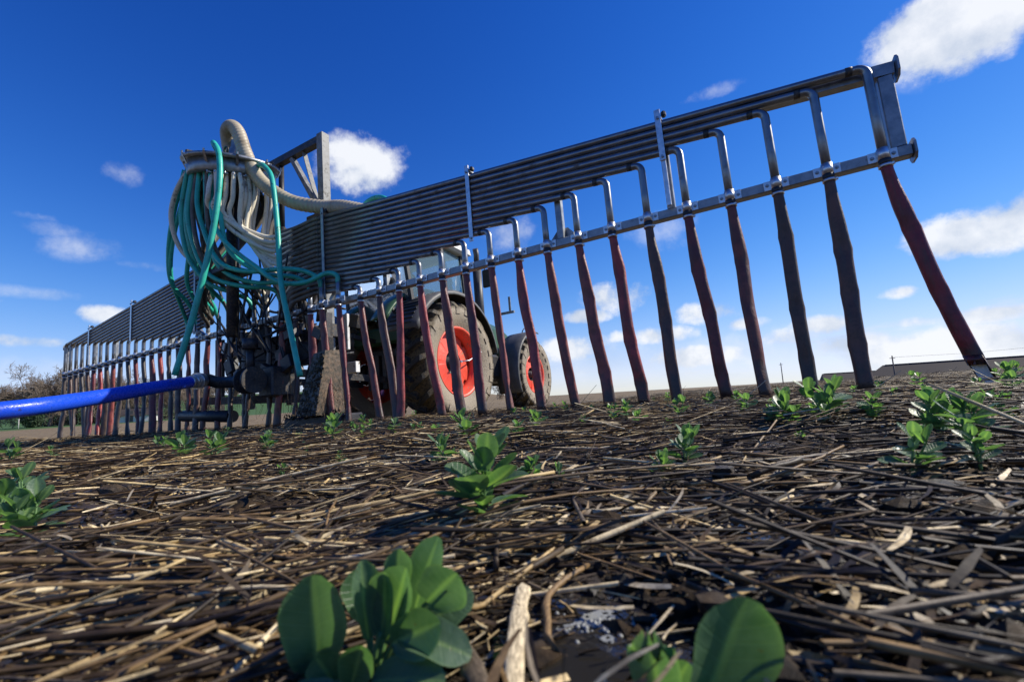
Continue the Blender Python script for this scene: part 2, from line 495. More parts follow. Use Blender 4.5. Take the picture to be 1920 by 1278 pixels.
def make_leaf():
    m, n, b = material('bean_leaf')
    nt = n.t
    a = n.new('ShaderNodeAttribute', attribute_name='Col')
    rib = n.sep(a.outputs['Color'])
    co = n.coord()
    vein = n.m('FRACT', n.m('MULTIPLY', n.m('SUBTRACT', rib[2], n.m('MULTIPLY', rib[1], 0.16)), 7.5))
    vein = n.m('MULTIPLY', n.smooth(n.m('ABSOLUTE', n.m('SUBTRACT', vein, 0.5)), 0.0, 0.10, 1.0, 0.0), 0.35)
    oc = n.new('ShaderNodeObjectInfo').outputs['Random']
    f = n.noise(co, 90, 5, 0.6)
    c = n.mix(n.smooth(f, 0.3, 0.7), (0.062, 0.122, 0.066), (0.108, 0.180, 0.108))
    c = n.mix(n.m('MULTIPLY', oc, 0.45), c, (0.060, 0.150, 0.035))
    blotch = n.noise(co, 34, 4, 0.6)
    c = n.mix(n.smooth(blotch, 0.35, 0.7, 0.0, 0.5), c, (0.095, 0.165, 0.095))
    c = n.mix(vein, c, (0.12, 0.21, 0.10))
    c = n.mix(rib[0], c, (0.22, 0.34, 0.12))
    c = n.mix(n.smooth(n.noise(co, 240, 3, 0.5), 0.70, 0.74, 0.0, 0.7), c, (0.10, 0.075, 0.02))
    n.put(b.inputs['Base Color'], c)
    n.put(b.inputs['Roughness'], n.m('MULTIPLY_ADD', f, 0.25, 0.28))
    b.inputs['Specular IOR Level'].default_value = 0.55
    n.put(b.inputs['Normal'], n.bump(n.m('SUBTRACT', n.noise(co, 160, 4, 0.55), vein), 0.35, 0.002))
    tr = n.new('ShaderNodeBsdfTranslucent')
    n.put(tr.inputs['Color'], n.mix(1.0, c, (2.0, 2.3, 0.95), 'MULTIPLY'))
    mx = n.new('ShaderNodeMixShader')
    mx.inputs[0].default_value = 0.38
    out = nt.nodes.get('Material Output')
    nt.links.new(b.outputs[0], mx.inputs[1]); nt.links.new(tr.outputs[0], mx.inputs[2])
    nt.links.new(mx.outputs[0], out.inputs['Surface'])
    return m
M_leaf = make_leaf()
M_stem = simple('bean_stem', (0.10, 0.20, 0.06), 0.45, 0.0, 0.2, 60)

def make_straw(name, use_attr):
    m, n, b = material(name)
    co = n.coord()
    if use_attr:
        base = n.new('ShaderNodeAttribute', attribute_name='Col').outputs['Color']
        co2 = n.vm('MULTIPLY', co, (60, 60, 60))
    else:
        base = n.new('ShaderNodeObjectInfo').outputs['Color']
        co2 = n.vm('MULTIPLY', co, (14, 300, 300))
    f = n.noise(co2, 1.0, 5, 0.65)
    c = n.mix(n.smooth(f, 0.32, 0.68), n.mix(1.0, base, (0.42, 0.38, 0.34), 'MULTIPLY'), n.mix(1.0, base, (1.2, 1.15, 1.05), 'MULTIPLY'))
    sp = n.noise(co, 130, 5, 0.7)
    c = n.mix(n.smooth(sp, 0.60, 0.68, 0.0, 0.85), c, (0.028, 0.020, 0.012))
    n.put(b.inputs['Base Color'], c)
    n.put(b.inputs['Roughness'], n.m('MULTIPLY_ADD', sp, 0.5, 0.30))
    b.inputs['Specular IOR Level'].default_value = 0.35
    n.put(b.inputs['Normal'], n.bump(f, 0.35, 0.001))
    return m
M_straw = make_straw('straw_stalk', False)
M_straw_s = make_straw('straw_litter', True)

def make_soil():
    m, n, b = material('wet_soil')
    pos = n.new('ShaderNodeNewGeometry').outputs['Position']
    px_, py_, pz_ = n.sep(pos)
    d = n.m('SQRT', n.m('ADD', n.m('MULTIPLY', px_, px_), n.m('MULTIPLY', py_, py_)))
    f = n.noise(pos, 55, 8, 0.7)
    f2 = n.noise(pos, 9, 5, 0.6)
    f3 = n.noise(pos, 0.35, 4, 0.6)
    near = n.mix(n.smooth(f, 0.35, 0.68), (0.011, 0.0070, 0.0038), (0.075, 0.047, 0.022))
    # straw mulch seen as a mat further off
    st = n.noise(n.vm('MULTIPLY', pos, (3.0, 9.0, 9.0)), 1.6, 8, 0.75)
    mulch = n.mix(n.smooth(st, 0.40, 0.62), (0.050, 0.038, 0.026), (0.30, 0.245, 0.16))
    mulch = n.mix(n.smooth(n.noise(pos, 2.2, 4, 0.6), 0.60, 0.68, 0.0, 0.5), mulch, (0.055, 0.095, 0.03))
    # bare drilled soil left of the stubble
    lx = n.m('ADD', n.m('MULTIPLY', px_, 0.868), n.m('MULTIPLY', py_, -0.497))
    ly = n.m('ADD', n.m('MULTIPLY', px_, 0.497), n.m('MULTIPLY', py_, 0.868))
    bare = n.mix(n.smooth(n.noise(pos, 3.5, 9, 0.75), 0.36, 0.64), (0.115, 0.082, 0.044), (0.27, 0.205, 0.115))
    fb = n.m('MULTIPLY', n.smooth(n.m('MULTIPLY_ADD', f3, 2.0, lx), -7.0, -5.0, 1.0, 0.0), n.smooth(n.m('MULTIPLY_ADD', f3, 1.5, ly), 4.2, 5.4))
    far = n.mix(fb, mulch, bare)
    grass = n.m('MULTIPLY', n.smooth(d, 88, 105), n.m('LESS_THAN', n.m('DIVIDE', px_, n.m('MAXIMUM', py_, 1.0)), -0.35))
    far = n.mix(grass, far, (0.060, 0.115, 0.032))
    c = n.mix(n.smooth(d, 3.0, 9.0), near, far)
    n.put(b.inputs['Base Color'], c)
    wet = n.m('MULTIPLY', n.smooth(f2, 0.42, 0.62), n.smooth(d, 2.0, 6.0, 1.0, 0.0))
    n.put(b.inputs['Roughness'], n.m('SUBTRACT', 0.85, n.m('MULTIPLY', wet, 0.52)))
    n.put(b.inputs['Specular IOR Level'], n.m('MULTIPLY_ADD', wet, 0.3, 0.2))
    n.put(b.inputs['Normal'], n.bump(n.noise(pos, 140, 8, 0.75), 0.8, 0.006))
    return m
M_soil = make_soil()

# ------------------------------------------------------------------ terrain
TH, EP = radians(29.776), radians(1.685)
ORG = Vector((-3.505, 6.175, -0.159))           # ground under the middle of the boom
CT, ST = cos(TH), sin(TH)
def to_l(x, y):
    dx, dy = x - ORG.x, y - ORG.y
    return dx * CT - dy * ST, dx * ST + dy * CT
def sstep(a, b, x):
    t = min(1.0, max(0.0, (x - a) / (b - a)))
    return t * t * (3 - 2 * t)
PUD = [(0.036, 0.275, 0.055), (0.232, 0.435, 0.05), (0.125, 0.235, 0.022)]
def H(x, y):
    lx, ly = to_l(x, y)
    s = 6.3 - lx
    h = -0.9 * (1 - exp(-s * 0.0278)) if s > 0 else 0.5 * (1 - exp(s * 0.05))
    h -= 0.15 * sstep(0.7, 2.2, ly) * sstep(26, 12, abs(lx))
    d = sqrt(x * x + y * y)
    if d > 30:
        wr = sstep(-15, 35, x)
        h -= wr * min(4.6, 0.0014 * (d - 30) ** 2)
        if x < 0:                                  # low hill beyond the wood on the left
            h += 16 * sstep(150, 520, d) * sstep(0, -120, x)
    return h
def rough(x, y, d):
    a = sstep(9.0, 2.5, d)
    if a <= 0: return 0.0
    v = Vector((x, y, 0))
    z = 0.021 * noise.noise(v * 9) + 0.009 * noise.noise(v * 27 + Vector((3, 1, 0)))
    if d < 1.6:
        z += 0.005 * noise.noise(v * 75 + Vector((7, 2, 0))) + 0.003 * noise.noise(v * 160)
    z *= a
    for (px_, py_, pr) in ((-0.075, 0.225, .075), (0.065, 0.19, .055)):
        q2 = ((x - px_) ** 2 + (y - py_) ** 2) / (pr * pr)
        if q2 < 6: z -= 0.022 * exp(-q2)
    for (px_, py_, pr) in PUD:
        q2 = ((x - px_) ** 2 + (y - py_) ** 2) / (pr * pr)
        if q2 < 4:
            k = exp(-q2 * 1.2)
            z = z * (1 - k) - 0.011 * k
    return z
def G(x, y):
    return H(x, y) + rough(x, y, sqrt(x * x + y * y))

NA, NR = 440, 330
radii = [0.03 * (900 / 0.03) ** (i / (NR - 1)) for i in range(NR)]
gv = []
for r_ in radii:
    for k in range(NA):
        a = 2 * pi * k / NA
        x, y = r_ * cos(a), r_ * sin(a)
        gv.append((x, y, G(x, y)))
gv.append((0, 0, G(0, 0)))
ii, kk = np.meshgrid(np.arange(NR - 1), np.arange(NA), indexing='ij')
k2 = (kk + 1) % NA
gq = np.stack([ii * NA + kk, (ii + 1) * NA + kk, (ii + 1) * NA + k2, ii * NA + k2], -1).reshape(-1, 4)
k1 = np.arange(NA)
gt = np.stack([np.full(NA, NR * NA), k1, (k1 + 1) % NA], -1)
ground = link('ground', np_mesh('ground', gv, gq, M_soil, True, tris=gt))
tag(ground, 'dark wet stubble field rolling away to the horizon', kind='structure')

# slurry puddles with foam
def make_slurry():
    m, n, b = material('slurry_water')
    b.inputs['Base Color'].default_value = (0.020, 0.018, 0.015, 1)
    b.inputs['Roughness'].default_value = 0.06
    n.put(b.inputs['Normal'], n.bump(n.noise(n.coord(), 70, 3, 0.5), 0.12, 0.002))
    return m
M_slurry = make_slurry()
def make_foam():
    m, n, b = material('slurry_foam')
    b.inputs['Base Color'].default_value = (0.40, 0.41, 0.38, 1)
    b.inputs['Roughness'].default_value = 0.45
    b.inputs['Transmission Weight'].default_value = 0.35
    return m
M_foam = make_foam()
for i, (x, y, r_) in enumerate(PUD):
    mb = MB(); vs = [(0, 0, 0)]
    for k in range(28):
        a = 2 * pi * k / 28
        q_ = r_ * (1.05 + 0.3 * noise.noise(Vector((cos(a) * 2, sin(a) * 2, i * 5.0))))
        vs.append((q_ * cos(a), q_ * sin(a), 0))
    mb.add(vs, [(0, k, k % 28 + 1) for k in range(1, 29)])
    o = mb.build('slurry_puddle', M_slurry); o.location = (x, y, H(x, y) - 0.0045)
    tag(o, ('slurry puddle with foam in front of the two big bean leaves', 'shaded slurry puddle under straw right of centre', 'small bright slurry pool beside the large bean leaf')[i], kind='structure')
    if i == 0:
        fm = MB(); NX, NY, cs_ = 84, 60, 0.00085
        for gx in range(NX):
            for gy in range(NY):
                fx, fy = (gx - NX / 2) * cs_, (gy - NY / 2) * cs_
                lobe = noise.noise(Vector((fx * 48, fy * 60, 3.3))) + .12 - ((fx / .034) ** 2 + (fy / .024) ** 2) * .55
                if lobe < 0: continue
                dd_, _p = noise.voronoi(Vector((fx * 230, fy * 230, .5)))
                if dd_[1] - dd_[0] > .34: continue
                fm.add([(fx, fy, .0007), (fx + cs_, fy, .0007), (fx + cs_, fy + cs_, .0007), (fx, fy + cs_, .0007)], [(0, 1, 2, 3)], True)
        for q in range(60):
            a, d_ = random.uniform(0, 2 * pi), abs(random.gauss(0, 0.012))
            bx, by = d_ * cos(a), d_ * sin(a) * .8
            br = random.uniform(0.0006, 0.0018)
            fm.lathe([(0.0002, br), (br * .5, br * .86), (br * .85, br * .5), (br, 0.00005)], 8, 'Z', (bx, by, 0.0002))
        f_ = fm.build('foam', M_foam); f_.location = (x, y, H(x, y) - 0.0045)
        tag(f_, 'pale bubbly foam floating on the slurry puddle', kind='stuff')

# ------------------------------------------------------------------ slurry applicator (boom, pipes, hoses)
EX = Vector((CT * cos(EP), -ST * cos(EP), sin(EP)))
EY = Vector((ST, CT, 0))
EZ = EX.cross(EY)
def frame_at(lx, ly, lz):
    m = Matrix.Identity(4)
    o = ORG + EX * lx + EY * ly + EZ * lz
    for i in range(3):
        m[i][0], m[i][1], m[i][2], m[i][3] = EX[i], EY[i], EZ[i], o[i]
    return m
def l2w(p):
    return ORG + EX * p[0] + EY * p[1] + EZ * p[2]
def ground_l(lx, ly):
    """height of the soil in machine coordinates"""
    p = l2w((lx, ly, 0))
    return G(p.x, p.y) - p.z

APP = empty('slurry_applicator', frame_at(0, 0, 0))
tag(APP, 'wide slurry dribble bar with stacked steel pipes and rows of red drop hoses', 'slurry spreader')
RZ = 1.47                                     # rail height
TIP, SP, PITCH_P, PR = 6.9, 0.30, 0.060, 0.0285
def T(lx):
    return 0.64 + 0.092 * (TIP - abs(lx))
def zk(lx, k):
    return RZ + T(lx) - 0.03 - k * PITCH_P

# rails
mb = MB()
mb.box((-7.055, 0.032, RZ - 0.036), (-1.32, 0.115, RZ + 0.036), 0.006)
mb.box((-1.315, 0.032, RZ - 0.036), (1.315, 0.115, RZ + 0.036), 0.006)
mb.box((1.32, 0.032, RZ - 0.036), (7.055, 0.115, RZ + 0.036), 0.006)
mb.build('lower_rail', M_galv, APP)
for sg in (-1, 1):
    mb = MB()
    mb.bar((sg * 1.2, 0.085, RZ + T(1.2) - 0.05), (sg * 7.05, 0.085, RZ + T(7.05) - 0.05), 0.08, 0.08)
    mb.build('top_rail', M_galv, APP)
    # end post with flared plates
    mb = MB(); mb.box((sg * 6.995 - 0.042, 0.045, RZ + 0.038), (sg * 6.995 + 0.042, 0.125, RZ + T(7.0) - 0.092), 0.006)
    mb.build('end_post', M_galv, APP)
    for zc_, hh in ((RZ, 0.066), (RZ + T(7.1) - 0.05, 0.072)):
        mb = MB(); x = sg * 7.056
        y0, y1 = 0.0, 0.15
        pts = [(y0, zc_ - hh * .55), (y0 + .03, zc_ - hh), (y1 - .03, zc_ - hh), (y1, zc_ - hh * .55), (y1, zc_ + hh * .55), (y1 - .03, zc_ + hh), (y0 + .03, zc_ + hh), (y0, zc_ + hh * .55)]
        vs = [(x, a, b) for a, b in pts] + [(x + sg * 0.012, a, b) for a, b in pts]
        mb.add(vs, [list(range(8)), list(range(15, 7, -1))] + [[i, (i + 1) % 8, 8 + (i + 1) % 8, 8 + i] for i in range(8)])
        mb.build('end_plate', M_galv, APP)
    # web posts and gussets of the truss
    for lx in (2.45, 4.62, 5.58):
        mb = MB(); mb.box((sg * lx - 0.03, 0.045, RZ + 0.038), (sg * lx + 0.03, 0.105, RZ + T(lx) - 0.092), 0.004)
        mb.build('web_post', M_galv, APP)
        if lx == 4.62 or lx == 2.45:
            mb = MB()
            pts = [(-.13, .038), (.13, .038), (.13, .06), (.05, .15), (-.05, .15), (-.13, .06)]
            vs = [(sg * lx + a, 0.118, RZ + b) for a, b in pts] + [(sg * lx + a, 0.127, RZ + b) for a, b in pts]
            mb.add(vs, [list(range(5, -1, -1)), list(range(6, 12))] + [[i, (i + 1) % 6, 6 + (i + 1) % 6, 6 + i] for i in range(6)])
            mb.build('gusset_plate', M_galv, APP)
    mb = MB(); mb.bar((sg * 1.5, 0.08, RZ + 0.05), (sg * 2.4, 0.08, RZ + T(2.4) - 0.1), 0.05, 0.05); mb.build('truss_brace', M_galv, APP)

# pipes of both wings, one per drop
for sg in (1, -1):
    for k in range(17):
        lx = TIP - k * SP
        pts = []
        xr = 1.38
        er = 0.062
        ze = zk(lx - er, k)
        pts.append((sg * xr, 0, zk(xr, k)))
        for f_ in (0.25, 0.5, 0.75):
            xx = xr + (lx - er - xr) * f_
            pts.append((sg * xx, 0, zk(xx, k)))
        pts.append((sg * (lx - er - .01), 0, ze))
        for q in range(1, 7):
            a = pi / 2 * q / 6
            pts.append((sg * (lx - er + er * sin(a)), 0, ze - er * (1 - cos(a))))
        if ze - er > RZ + 0.02: pts.append((sg * lx, 0, (ze - er + RZ) / 2))
        pts.append((sg * lx, 0, RZ - 0.055))
        MB().tube(pts, PR, 14).build('distribution_pipe', M_pipe, APP)
        # weld collar at the elbow
        MB().tube([(sg * (lx - er - 0.05), 0, zk(lx - er - 0.05, k)), (sg * (lx - er - 0.012), 0, zk(lx - er - .012, k))], PR + 0.0022, 14).build('weld_collar', M_dark, APP)
# stack clamps
for sg in (1, -1):
    for lx in (1.52, 3.72, 5.58):
        nk = max(1, int((TIP - lx) / SP + 1e-6) + 1)
        zt = RZ + T(lx) + 0.075; zb = RZ + T(lx) - min(nk, 17) * PITCH_P - 0.055
        c = MB().box((sg * lx - 0.023, -0.046, zb), (sg * lx + 0.023, -0.033, zt), 0.003).build('stack_clamp', M_strap if lx > 2 else M_galv, APP)
        MB().box((sg * lx - 0.02, -0.0325, zt - 0.05), (sg * lx + 0.02, 0.13, zt - 0.035), 0.002).build('bridge', M_galv, c)
        MB().box((sg * lx - 0.02, 0.131, zt - 0.30), (sg * lx + 0.02, 0.143, zt), 0.002).build('back_bar', M_galv, c)
        for zz in (zt - 0.075, zb + 0.03):
            b_ = MB(); b_.lathe([(-0.060, 0.0005), (-0.060, 0.011), (-0.0462, 0.011)], 6, 'Y', (sg * lx, 0, zz), smooth=False); b_.build('bolt', M_bolt, c)
        MB().box((sg * lx + 0.024, -0.03, zt - 0.06), (sg * lx + 0.062, 0.02, zt - 0.012), 0.012).build('rubber_stop', M_black, c)
        if lx > 3.8:
            MB().box((sg * lx - 0.017, -0.034, RZ + 0.038), (sg * lx + 0.017, -0.012, zb + 0.02), 0.003).build('clamp_strut', M_strap, c)

# drops: strap clamps, bands and red lay-flat hoses
strap_me = MB()
n_ = 12
vs = []
for zz in (-0.036, 0.036):
    for k in range(n_ + 1):
        a = pi * k / n_
        vs.append((cos(a) * (PR + 0.0045), -sin(a) * (PR + 0.0045), zz))
    for k in range(n_ + 1):
        a = pi * k / n_
        vs.append((cos(a) * (PR + 0.001), -sin(a) * (PR + 0.001), zz))
m_ = n_ + 1
fs = []
for k in range(n_):
    fs += [[k, k + 1, 2 * m_ + k + 1, 2 * m_ + k], [m_ + k, 3 * m_ + k, 3 * m_ + k + 1, m_ + k + 1], [k, m_ + k, m_ + k + 1, k + 1], [2 * m_ + k, 2 * m_ + k + 1, 3 * m_ + k + 1, 3 * m_ + k]]
strap_me.add(vs, fs, True)
for sg in (-1, 1):
    a, b = sg * 0.031, sg * 0.078
    strap_me.box((min(a, b), 0.0225, -0.034), (max(a, b), 0.0305, 0.034), 0.002)
    a, b = sg * 0.029, sg * 0.034
    strap_me.box((min(a, b), -0.004, -0.0345), (max(a, b), 0.0300, 0.0345))
strap_me = strap_me.mesh('strap', M_strap)
bolt_me = MB().lathe([(0.012, 0.0005), (0.012, 0.0095), (0.0215, 0.0095), (0.0222, 0.014)], 6, 'Y', smooth=False).mesh('bolt', M_bolt)
band_me = MB().lathe([(-0.009, PR + 0.005), (-0.009, PR + 0.011), (0.009, PR + 0.011), (0.009, PR + 0.005)], 16, 'Z').box((PR + 0.004, -0.012, -0.008), (PR + 0.022, 0.006, 0.008), 0.002).mesh('band', M_strap)
sleeve_me = MB().lathe([(-0.018, PR), (-0.018, PR + 0.0065), (0.02, PR + 0.0065), (0.02, PR)], 16, 'Z').mesh('sleeve', M_black)
stub_me = MB().tube([(0, 0, -0.055), (0, 0, 0.24)], PR, 14).mesh('stub', M_galv)

RED = [(0.21, 0.022, 0.026), (0.32, 0.044, 0.038), (0.15, 0.025, 0.025), (0.25, 0.055, 0.040)]
BRN = [(0.115, 0.050, 0.032), (0.085, 0.042, 0.028), (0.17, 0.042, 0.030), (0.070, 0.042, 0.030)]
# how far each right-hand outlet has swung sideways and which colour it shows
DX = {0: .23, 1: -.02, 2: 0.0, 3: .04, 4: .10, 5: .07, 6: .10, 7: .14, 8: .14, 9: .14, 10: .14, 11: .15, 12: .17, 13: .20, 14: .03, 15: .28, 16: .29, 17: .23, 18: .24}
HC = {0: RED[0], 1: BRN[0], 2: BRN[1], 3: BRN[2], 4: RED[2], 5: BRN[0], 6: RED[1], 7: RED[3], 8: RED[3], 9: RED[1], 10: RED[3], 11: RED[2], 12: BRN[2], 13: RED[1], 14: RED[1], 15: BRN[0], 16: BRN[2], 17: RED[2], 18: BRN[2]}
def drop_hose(i, lx, ly0=0.0):
    r = random.Random(100 + i)
    dx = DX.get(i, r.uniform(-0.05, 0.18) if i < 30 else r.uniform(0.05, 0.42))
    dy = -0.05 + r.uniform(-0.08, 0.05)
    top = RZ - 0.056
    bot = ground_l(lx + dx, ly0 + dy) + 0.012
    M = 26
    kinks = [(r.uniform(0.22, 0.36), r.uniform(-1, 1)), (r.uniform(0.5, 0.66), r.uniform(-1, 1)), (r.uniform(0.78, 0.9), r.uniform(-1, 1))]
    amp = 0.010 if i < 20 else 0.018
    w0 = r.uniform(0.043, 0.054)
    ang0 = r.uniform(-0.35, 0.35); tw = r.uniform(-0.9, 0.9)
    ang_end = ang0 + tw
    mb = MB(); vs = []; NS = 14
    for j in range(M):
        t = j / (M - 1)
        x = lx + dx * (t ** 1.25)
        y = ly0 + dy * t * t
        for (kt, ka) in kinks:
            x += ka * amp * sstep(0.26, 0.0, abs(t - kt))
            y += ka * amp * 0.6 * sstep(0.26, 0.0, abs(t - kt))
        z = top + (bot - top) * t
        fl = sstep(0.02, 0.25, t)
        wd = PR + 0.004 + (w0 - PR - 0.004) * fl
        th = PR + 0.004 - (PR + 0.004 - 0.032) * fl
        for (kt, ka) in kinks:
            g_ = exp(-((t - kt) / 0.028) ** 2)
            wd *= 1 + 0.12 * g_; th *= 1 - 0.45 * g_
        wd *= 1 + 0.05 * noise.noise(Vector((i * 3.1, t * 7, 0)))
        if t > 0.9: th *= 1 + 1.0 * (t - 0.9); wd *= 1 + 0.6 * (t - 0.9)
        a0 = ang0 + tw * t
        for s_ in range(NS):
            a = 2 * pi * s_ / NS
            c_, d_ = wd * cos(a), th * sin(a)
            zz = z
            if j == M - 1: zz = z + 0.014 * sin(a * 2 + i) + (0.03 * (1 - sin(a)) if i == 0 else 0)
            vs.append((x + c_ * cos(a0) - d_ * sin(a0), y + c_ * sin(a0) + d_ * cos(a0), zz))
    fs = [[j * NS + s_, (j + 1) * NS + s_, (j + 1) * NS + (s_ + 1) % NS, j * NS + (s_ + 1) % NS] for j in range(M - 1) for s_ in range(NS)]
    mb.add(vs, fs, True)
    if i == 0:                                   # outlet cut open, pale lining showing
        for j in (M - 3, M - 2, M - 1):
            for s_ in range(NS):
                k_ = j * NS + s_
                if sin(2 * pi * s_ / NS + 0.3) < -0.1: mb.v[k_] = mb.v[(M - 4) * NS + s_] if j > M - 3 else mb.v[k_]
        lin = MB(); lv = []
        for j in (M - 4, M - 3, M - 2, M - 1):
            cxx = sum(mb.v[j * NS + s_][0] for s_ in range(NS)) / NS; cyy = sum(mb.v[j * NS + s_][1] for s_ in range(NS)) / NS
            for s_ in range(0, 8):
                p_ = mb.v[j * NS + s_]
                lv.append((cxx + (p_[0] - cxx) * .86, cyy + (p_[1] - cyy) * .80, p_[2] + .001))
        lin.add(lv, [[j * 8 + k, j * 8 + k + 1, (j + 1) * 8 + k + 1, (j + 1) * 8 + k] for j in range(3) for k in range(7)], True)
        lo = lin.build('hose_lining', M_white, None)
        lining = lo
    o = mb.build('drop_hose', M_layflat, APP)
    if i == 0: lining.parent = o
    sol = o.modifiers.new('wall', 'SOLIDIFY'); sol.thickness = 0.003; sol.offset = -1
    col = HC.get(i, r.choice([BRN[1], BRN[3], RED[2], (0.07, 0.05, 0.04), (0.055, 0.045, 0.04)]) if r.random() < .78 else r.choice(RED))
    o.color = (*col, 1)
    return o
for i in range(47):
    lx = TIP - i * SP
    ly = 0.0
    centre = 17 <= i <= 29
    if centre:
        if i in (17, 18): ly = -0.062
        st_ = link('drop_stub', stub_me, APP); st_.location = (lx, ly, RZ)
    c = link('strap_clamp', strap_me, APP); c.location = (lx, ly, RZ)
    if ly: c.location = (lx, ly, RZ)
    for sg in (-1, 1):
        b_ = link('bolt', bolt_me, c); b_.location = (sg * 0.056, 0, random.uniform(-.004, .004))
    s_ = link('rubber_sleeve', sleeve_me, APP); s_.location = (lx, ly, RZ - 0.058)
    s_ = link('hose_band', band_me, APP); s_.location = (lx, ly, RZ - 0.082); s_.rotation_euler = (0, 0, random.uniform(-1.2, 1.2))
    drop_hose(i, lx, ly)

# distributor head
DC = Vector((0.05, -0.315, 3.62))
DN = Vector((0.20, -0.13, 1)).normalized()
dxx = (Vector((1, 0, 0)) - DN * DN.x).normalized()
dyy = DN.cross(dxx)
dq = Matrix((dxx, dyy, DN)).transposed().to_4x4()
head = empty('distributor_head', None, APP)
HM = Matrix.Translation(DC) @ dq
head.location = DC
head.rotation_euler = dq.to_euler()
MB().lathe([(-0.19, 0.30), (-0.19, 0.515), (-0.17, 0.53), (-0.02, 0.53), (-0.02, 0.30)], 48, 'Z').build('drum', M_galv, head)
MB().lathe([(-0.018, 0.2), (-0.018, 0.588), (0.0, 0.594), (0.022, 0.588), (0.03, 0.55), (0.045, 0.30), (0.05, 0.01)], 48, 'Z').build('lid', M_galv, head)
MB().lathe([(0.05, 0.19), (0.09, 0.17), (0.26, 0.095), (0.34, 0.092)], 32, 'Z', (0.06, 0.05, 0)).build('inlet_cone', M_galv, head)
MB().lathe([(-0.42, 0.16), (-0.40, 0.30), (-0.172, 0.36)], 32, 'Z').build('lower_cone', M_dark, head)
mb = MB()
for q in range(3):
    a = q * 2.1 + 0.5
    mb.bar((0.1 * cos(a), 0.1 * sin(a), 0.062), (0.575 * cos(a), 0.575 * sin(a), 0.042), 0.05, 0.03)
mb.build('lid_rib', M_dark, head)
for q in range(10):
    a = 2 * pi * q / 10 + 0.2
    mb = MB()
    mb.bar((0.545 * cos(a), 0.545 * sin(a), -0.10), (0.60 * cos(a), 0.60 * sin(a), 0.02), 0.03, 0.014)
    mb.lathe([(0, 0.012), (0.03, 0.012)], 8, 'Z', (0.60 * cos(a), 0.60 * sin(a), 0.018))
    mb.build('toggle_latch', M_bolt, head)
mb = MB(); mb.lathe([(0.012 * cos(t_ * pi / 4), 0.04 + 0.012 * sin(t_ * pi / 4)) for t_ in range(8)], 16, 'Y', (0.32, -0.26, 0.1), closed=True)
mb.build('lifting_eye', M_dark, head)
# column that carries the head
MB().tube([(0.02, -0.30, 1.25), (0.04, -0.31, 3.3)], 0.075, 16).build('feed_column', M_dark, APP)
MB().box((-0.42, -0.55, 2.05), (0.30, -0.2, 2.12), 0.01).build('head_bracket', M_dark, APP)

def ring(a, rr=0.48, dz=-0.19):
    p = Vector((rr * cos(a), rr * sin(a), dz, 1))
    q_ = HM @ p
    return Vector(q_[:3])
OUT_R = 0.0285
def hose(pts, mat, r=OUT_R, name='feed_hose', sub=7, n=10):
    return MB().tube(catmull(pts, sub), r, n).build(name, mat, APP)
# clips at the head outlets
clip_me = MB().lathe([(-0.03, OUT_R + 0.001), (-0.03, OUT_R + 0.006), (-0.012, OUT_R + 0.006), (-0.012, OUT_R + 0.001)], 12, 'Z').box((OUT_R, -0.006, -0.034), (OUT_R + 0.03, 0.006, -0.01), 0.002).mesh('hose_clip', M_strap)
def clip_at(a):
    o = link('hose_clip', clip_me, APP); o.location = ring(a, dz=-0.20); o.rotation_euler = (0, 0, a)

# cream hoses to the right wing: head -> sag -> pipe roots
A0 = radians(-60)
for k in range(17):
    a = A0 + k * radians(7.6)
    a += random.Random(700 + k).uniform(-.03, .03)
    s0 = ring(a, 0.49 if k % 3 else 0.43); clip_at(a)
    out = Vector((cos(a), sin(a), 0))
    e = Vector((1.42, 0, zk(1.42, k)))
    rr = random.Random(k)
    jit = lambda q_: rr.uniform(-q_, q_)
    m1 = s0 + out * (0.05 + jit(.04)) + Vector((jit(.02), jit(.02), -0.30 + jit(.06)))
    m2 = Vector((s0.x * 0.93 + jit(.035), s0.y * 0.93 - .02 + jit(.035), 2.80 - 0.034 * k + jit(.05)))
    m3 = Vector((0.66 + 0.006 * k + jit(.02), -0.24 + 0.014 * k + jit(.03), zk(1.0, k) - 0.15 + jit(.015)))
    m4 = Vector((0.98, -0.06 + jit(.012), zk(1.0, k) - 0.075 + jit(.01)))
    hose([s0, m1, m2, m3, m4, Vector((1.3, 0, zk(1.3, k))), e], M_cream if k < 13 else M_greyhose)
    # the muddy end of the hose next to the pipe
    MB().tube(catmull([m3 + (m4 - m3) * 0.35, m4, Vector((1.3, 0, zk(1.3, k))), e], 6), OUT_R + 0.0015, 10).build('muddy_hose_end', M_greyhose, APP)
# hoses to the left wing
for k in range(17):
    a = radians(205) - k * radians(6.4)
    s0 = ring(a, 0.42); clip_at(a)
    e = Vector((-1.42, 0, zk(1.42, k)))
    rr = random.Random(50 + k); jit = lambda q_: rr.uniform(-q_, q_)
    out = Vector((cos(a), sin(a), 0))
    hose([s0, s0 + out * 0.10 + Vector((0, 0, -0.4)), Vector((-0.55 + jit(.08), -0.35 + jit(.1), 2.75 - 0.05 * k)), Vector((-0.95, -0.10 + jit(.05), zk(1.0, k) - 0.08)), Vector((-1.3, 0, zk(1.3, k))), e], M_teal if k % 4 == 1 else M_greyhose)
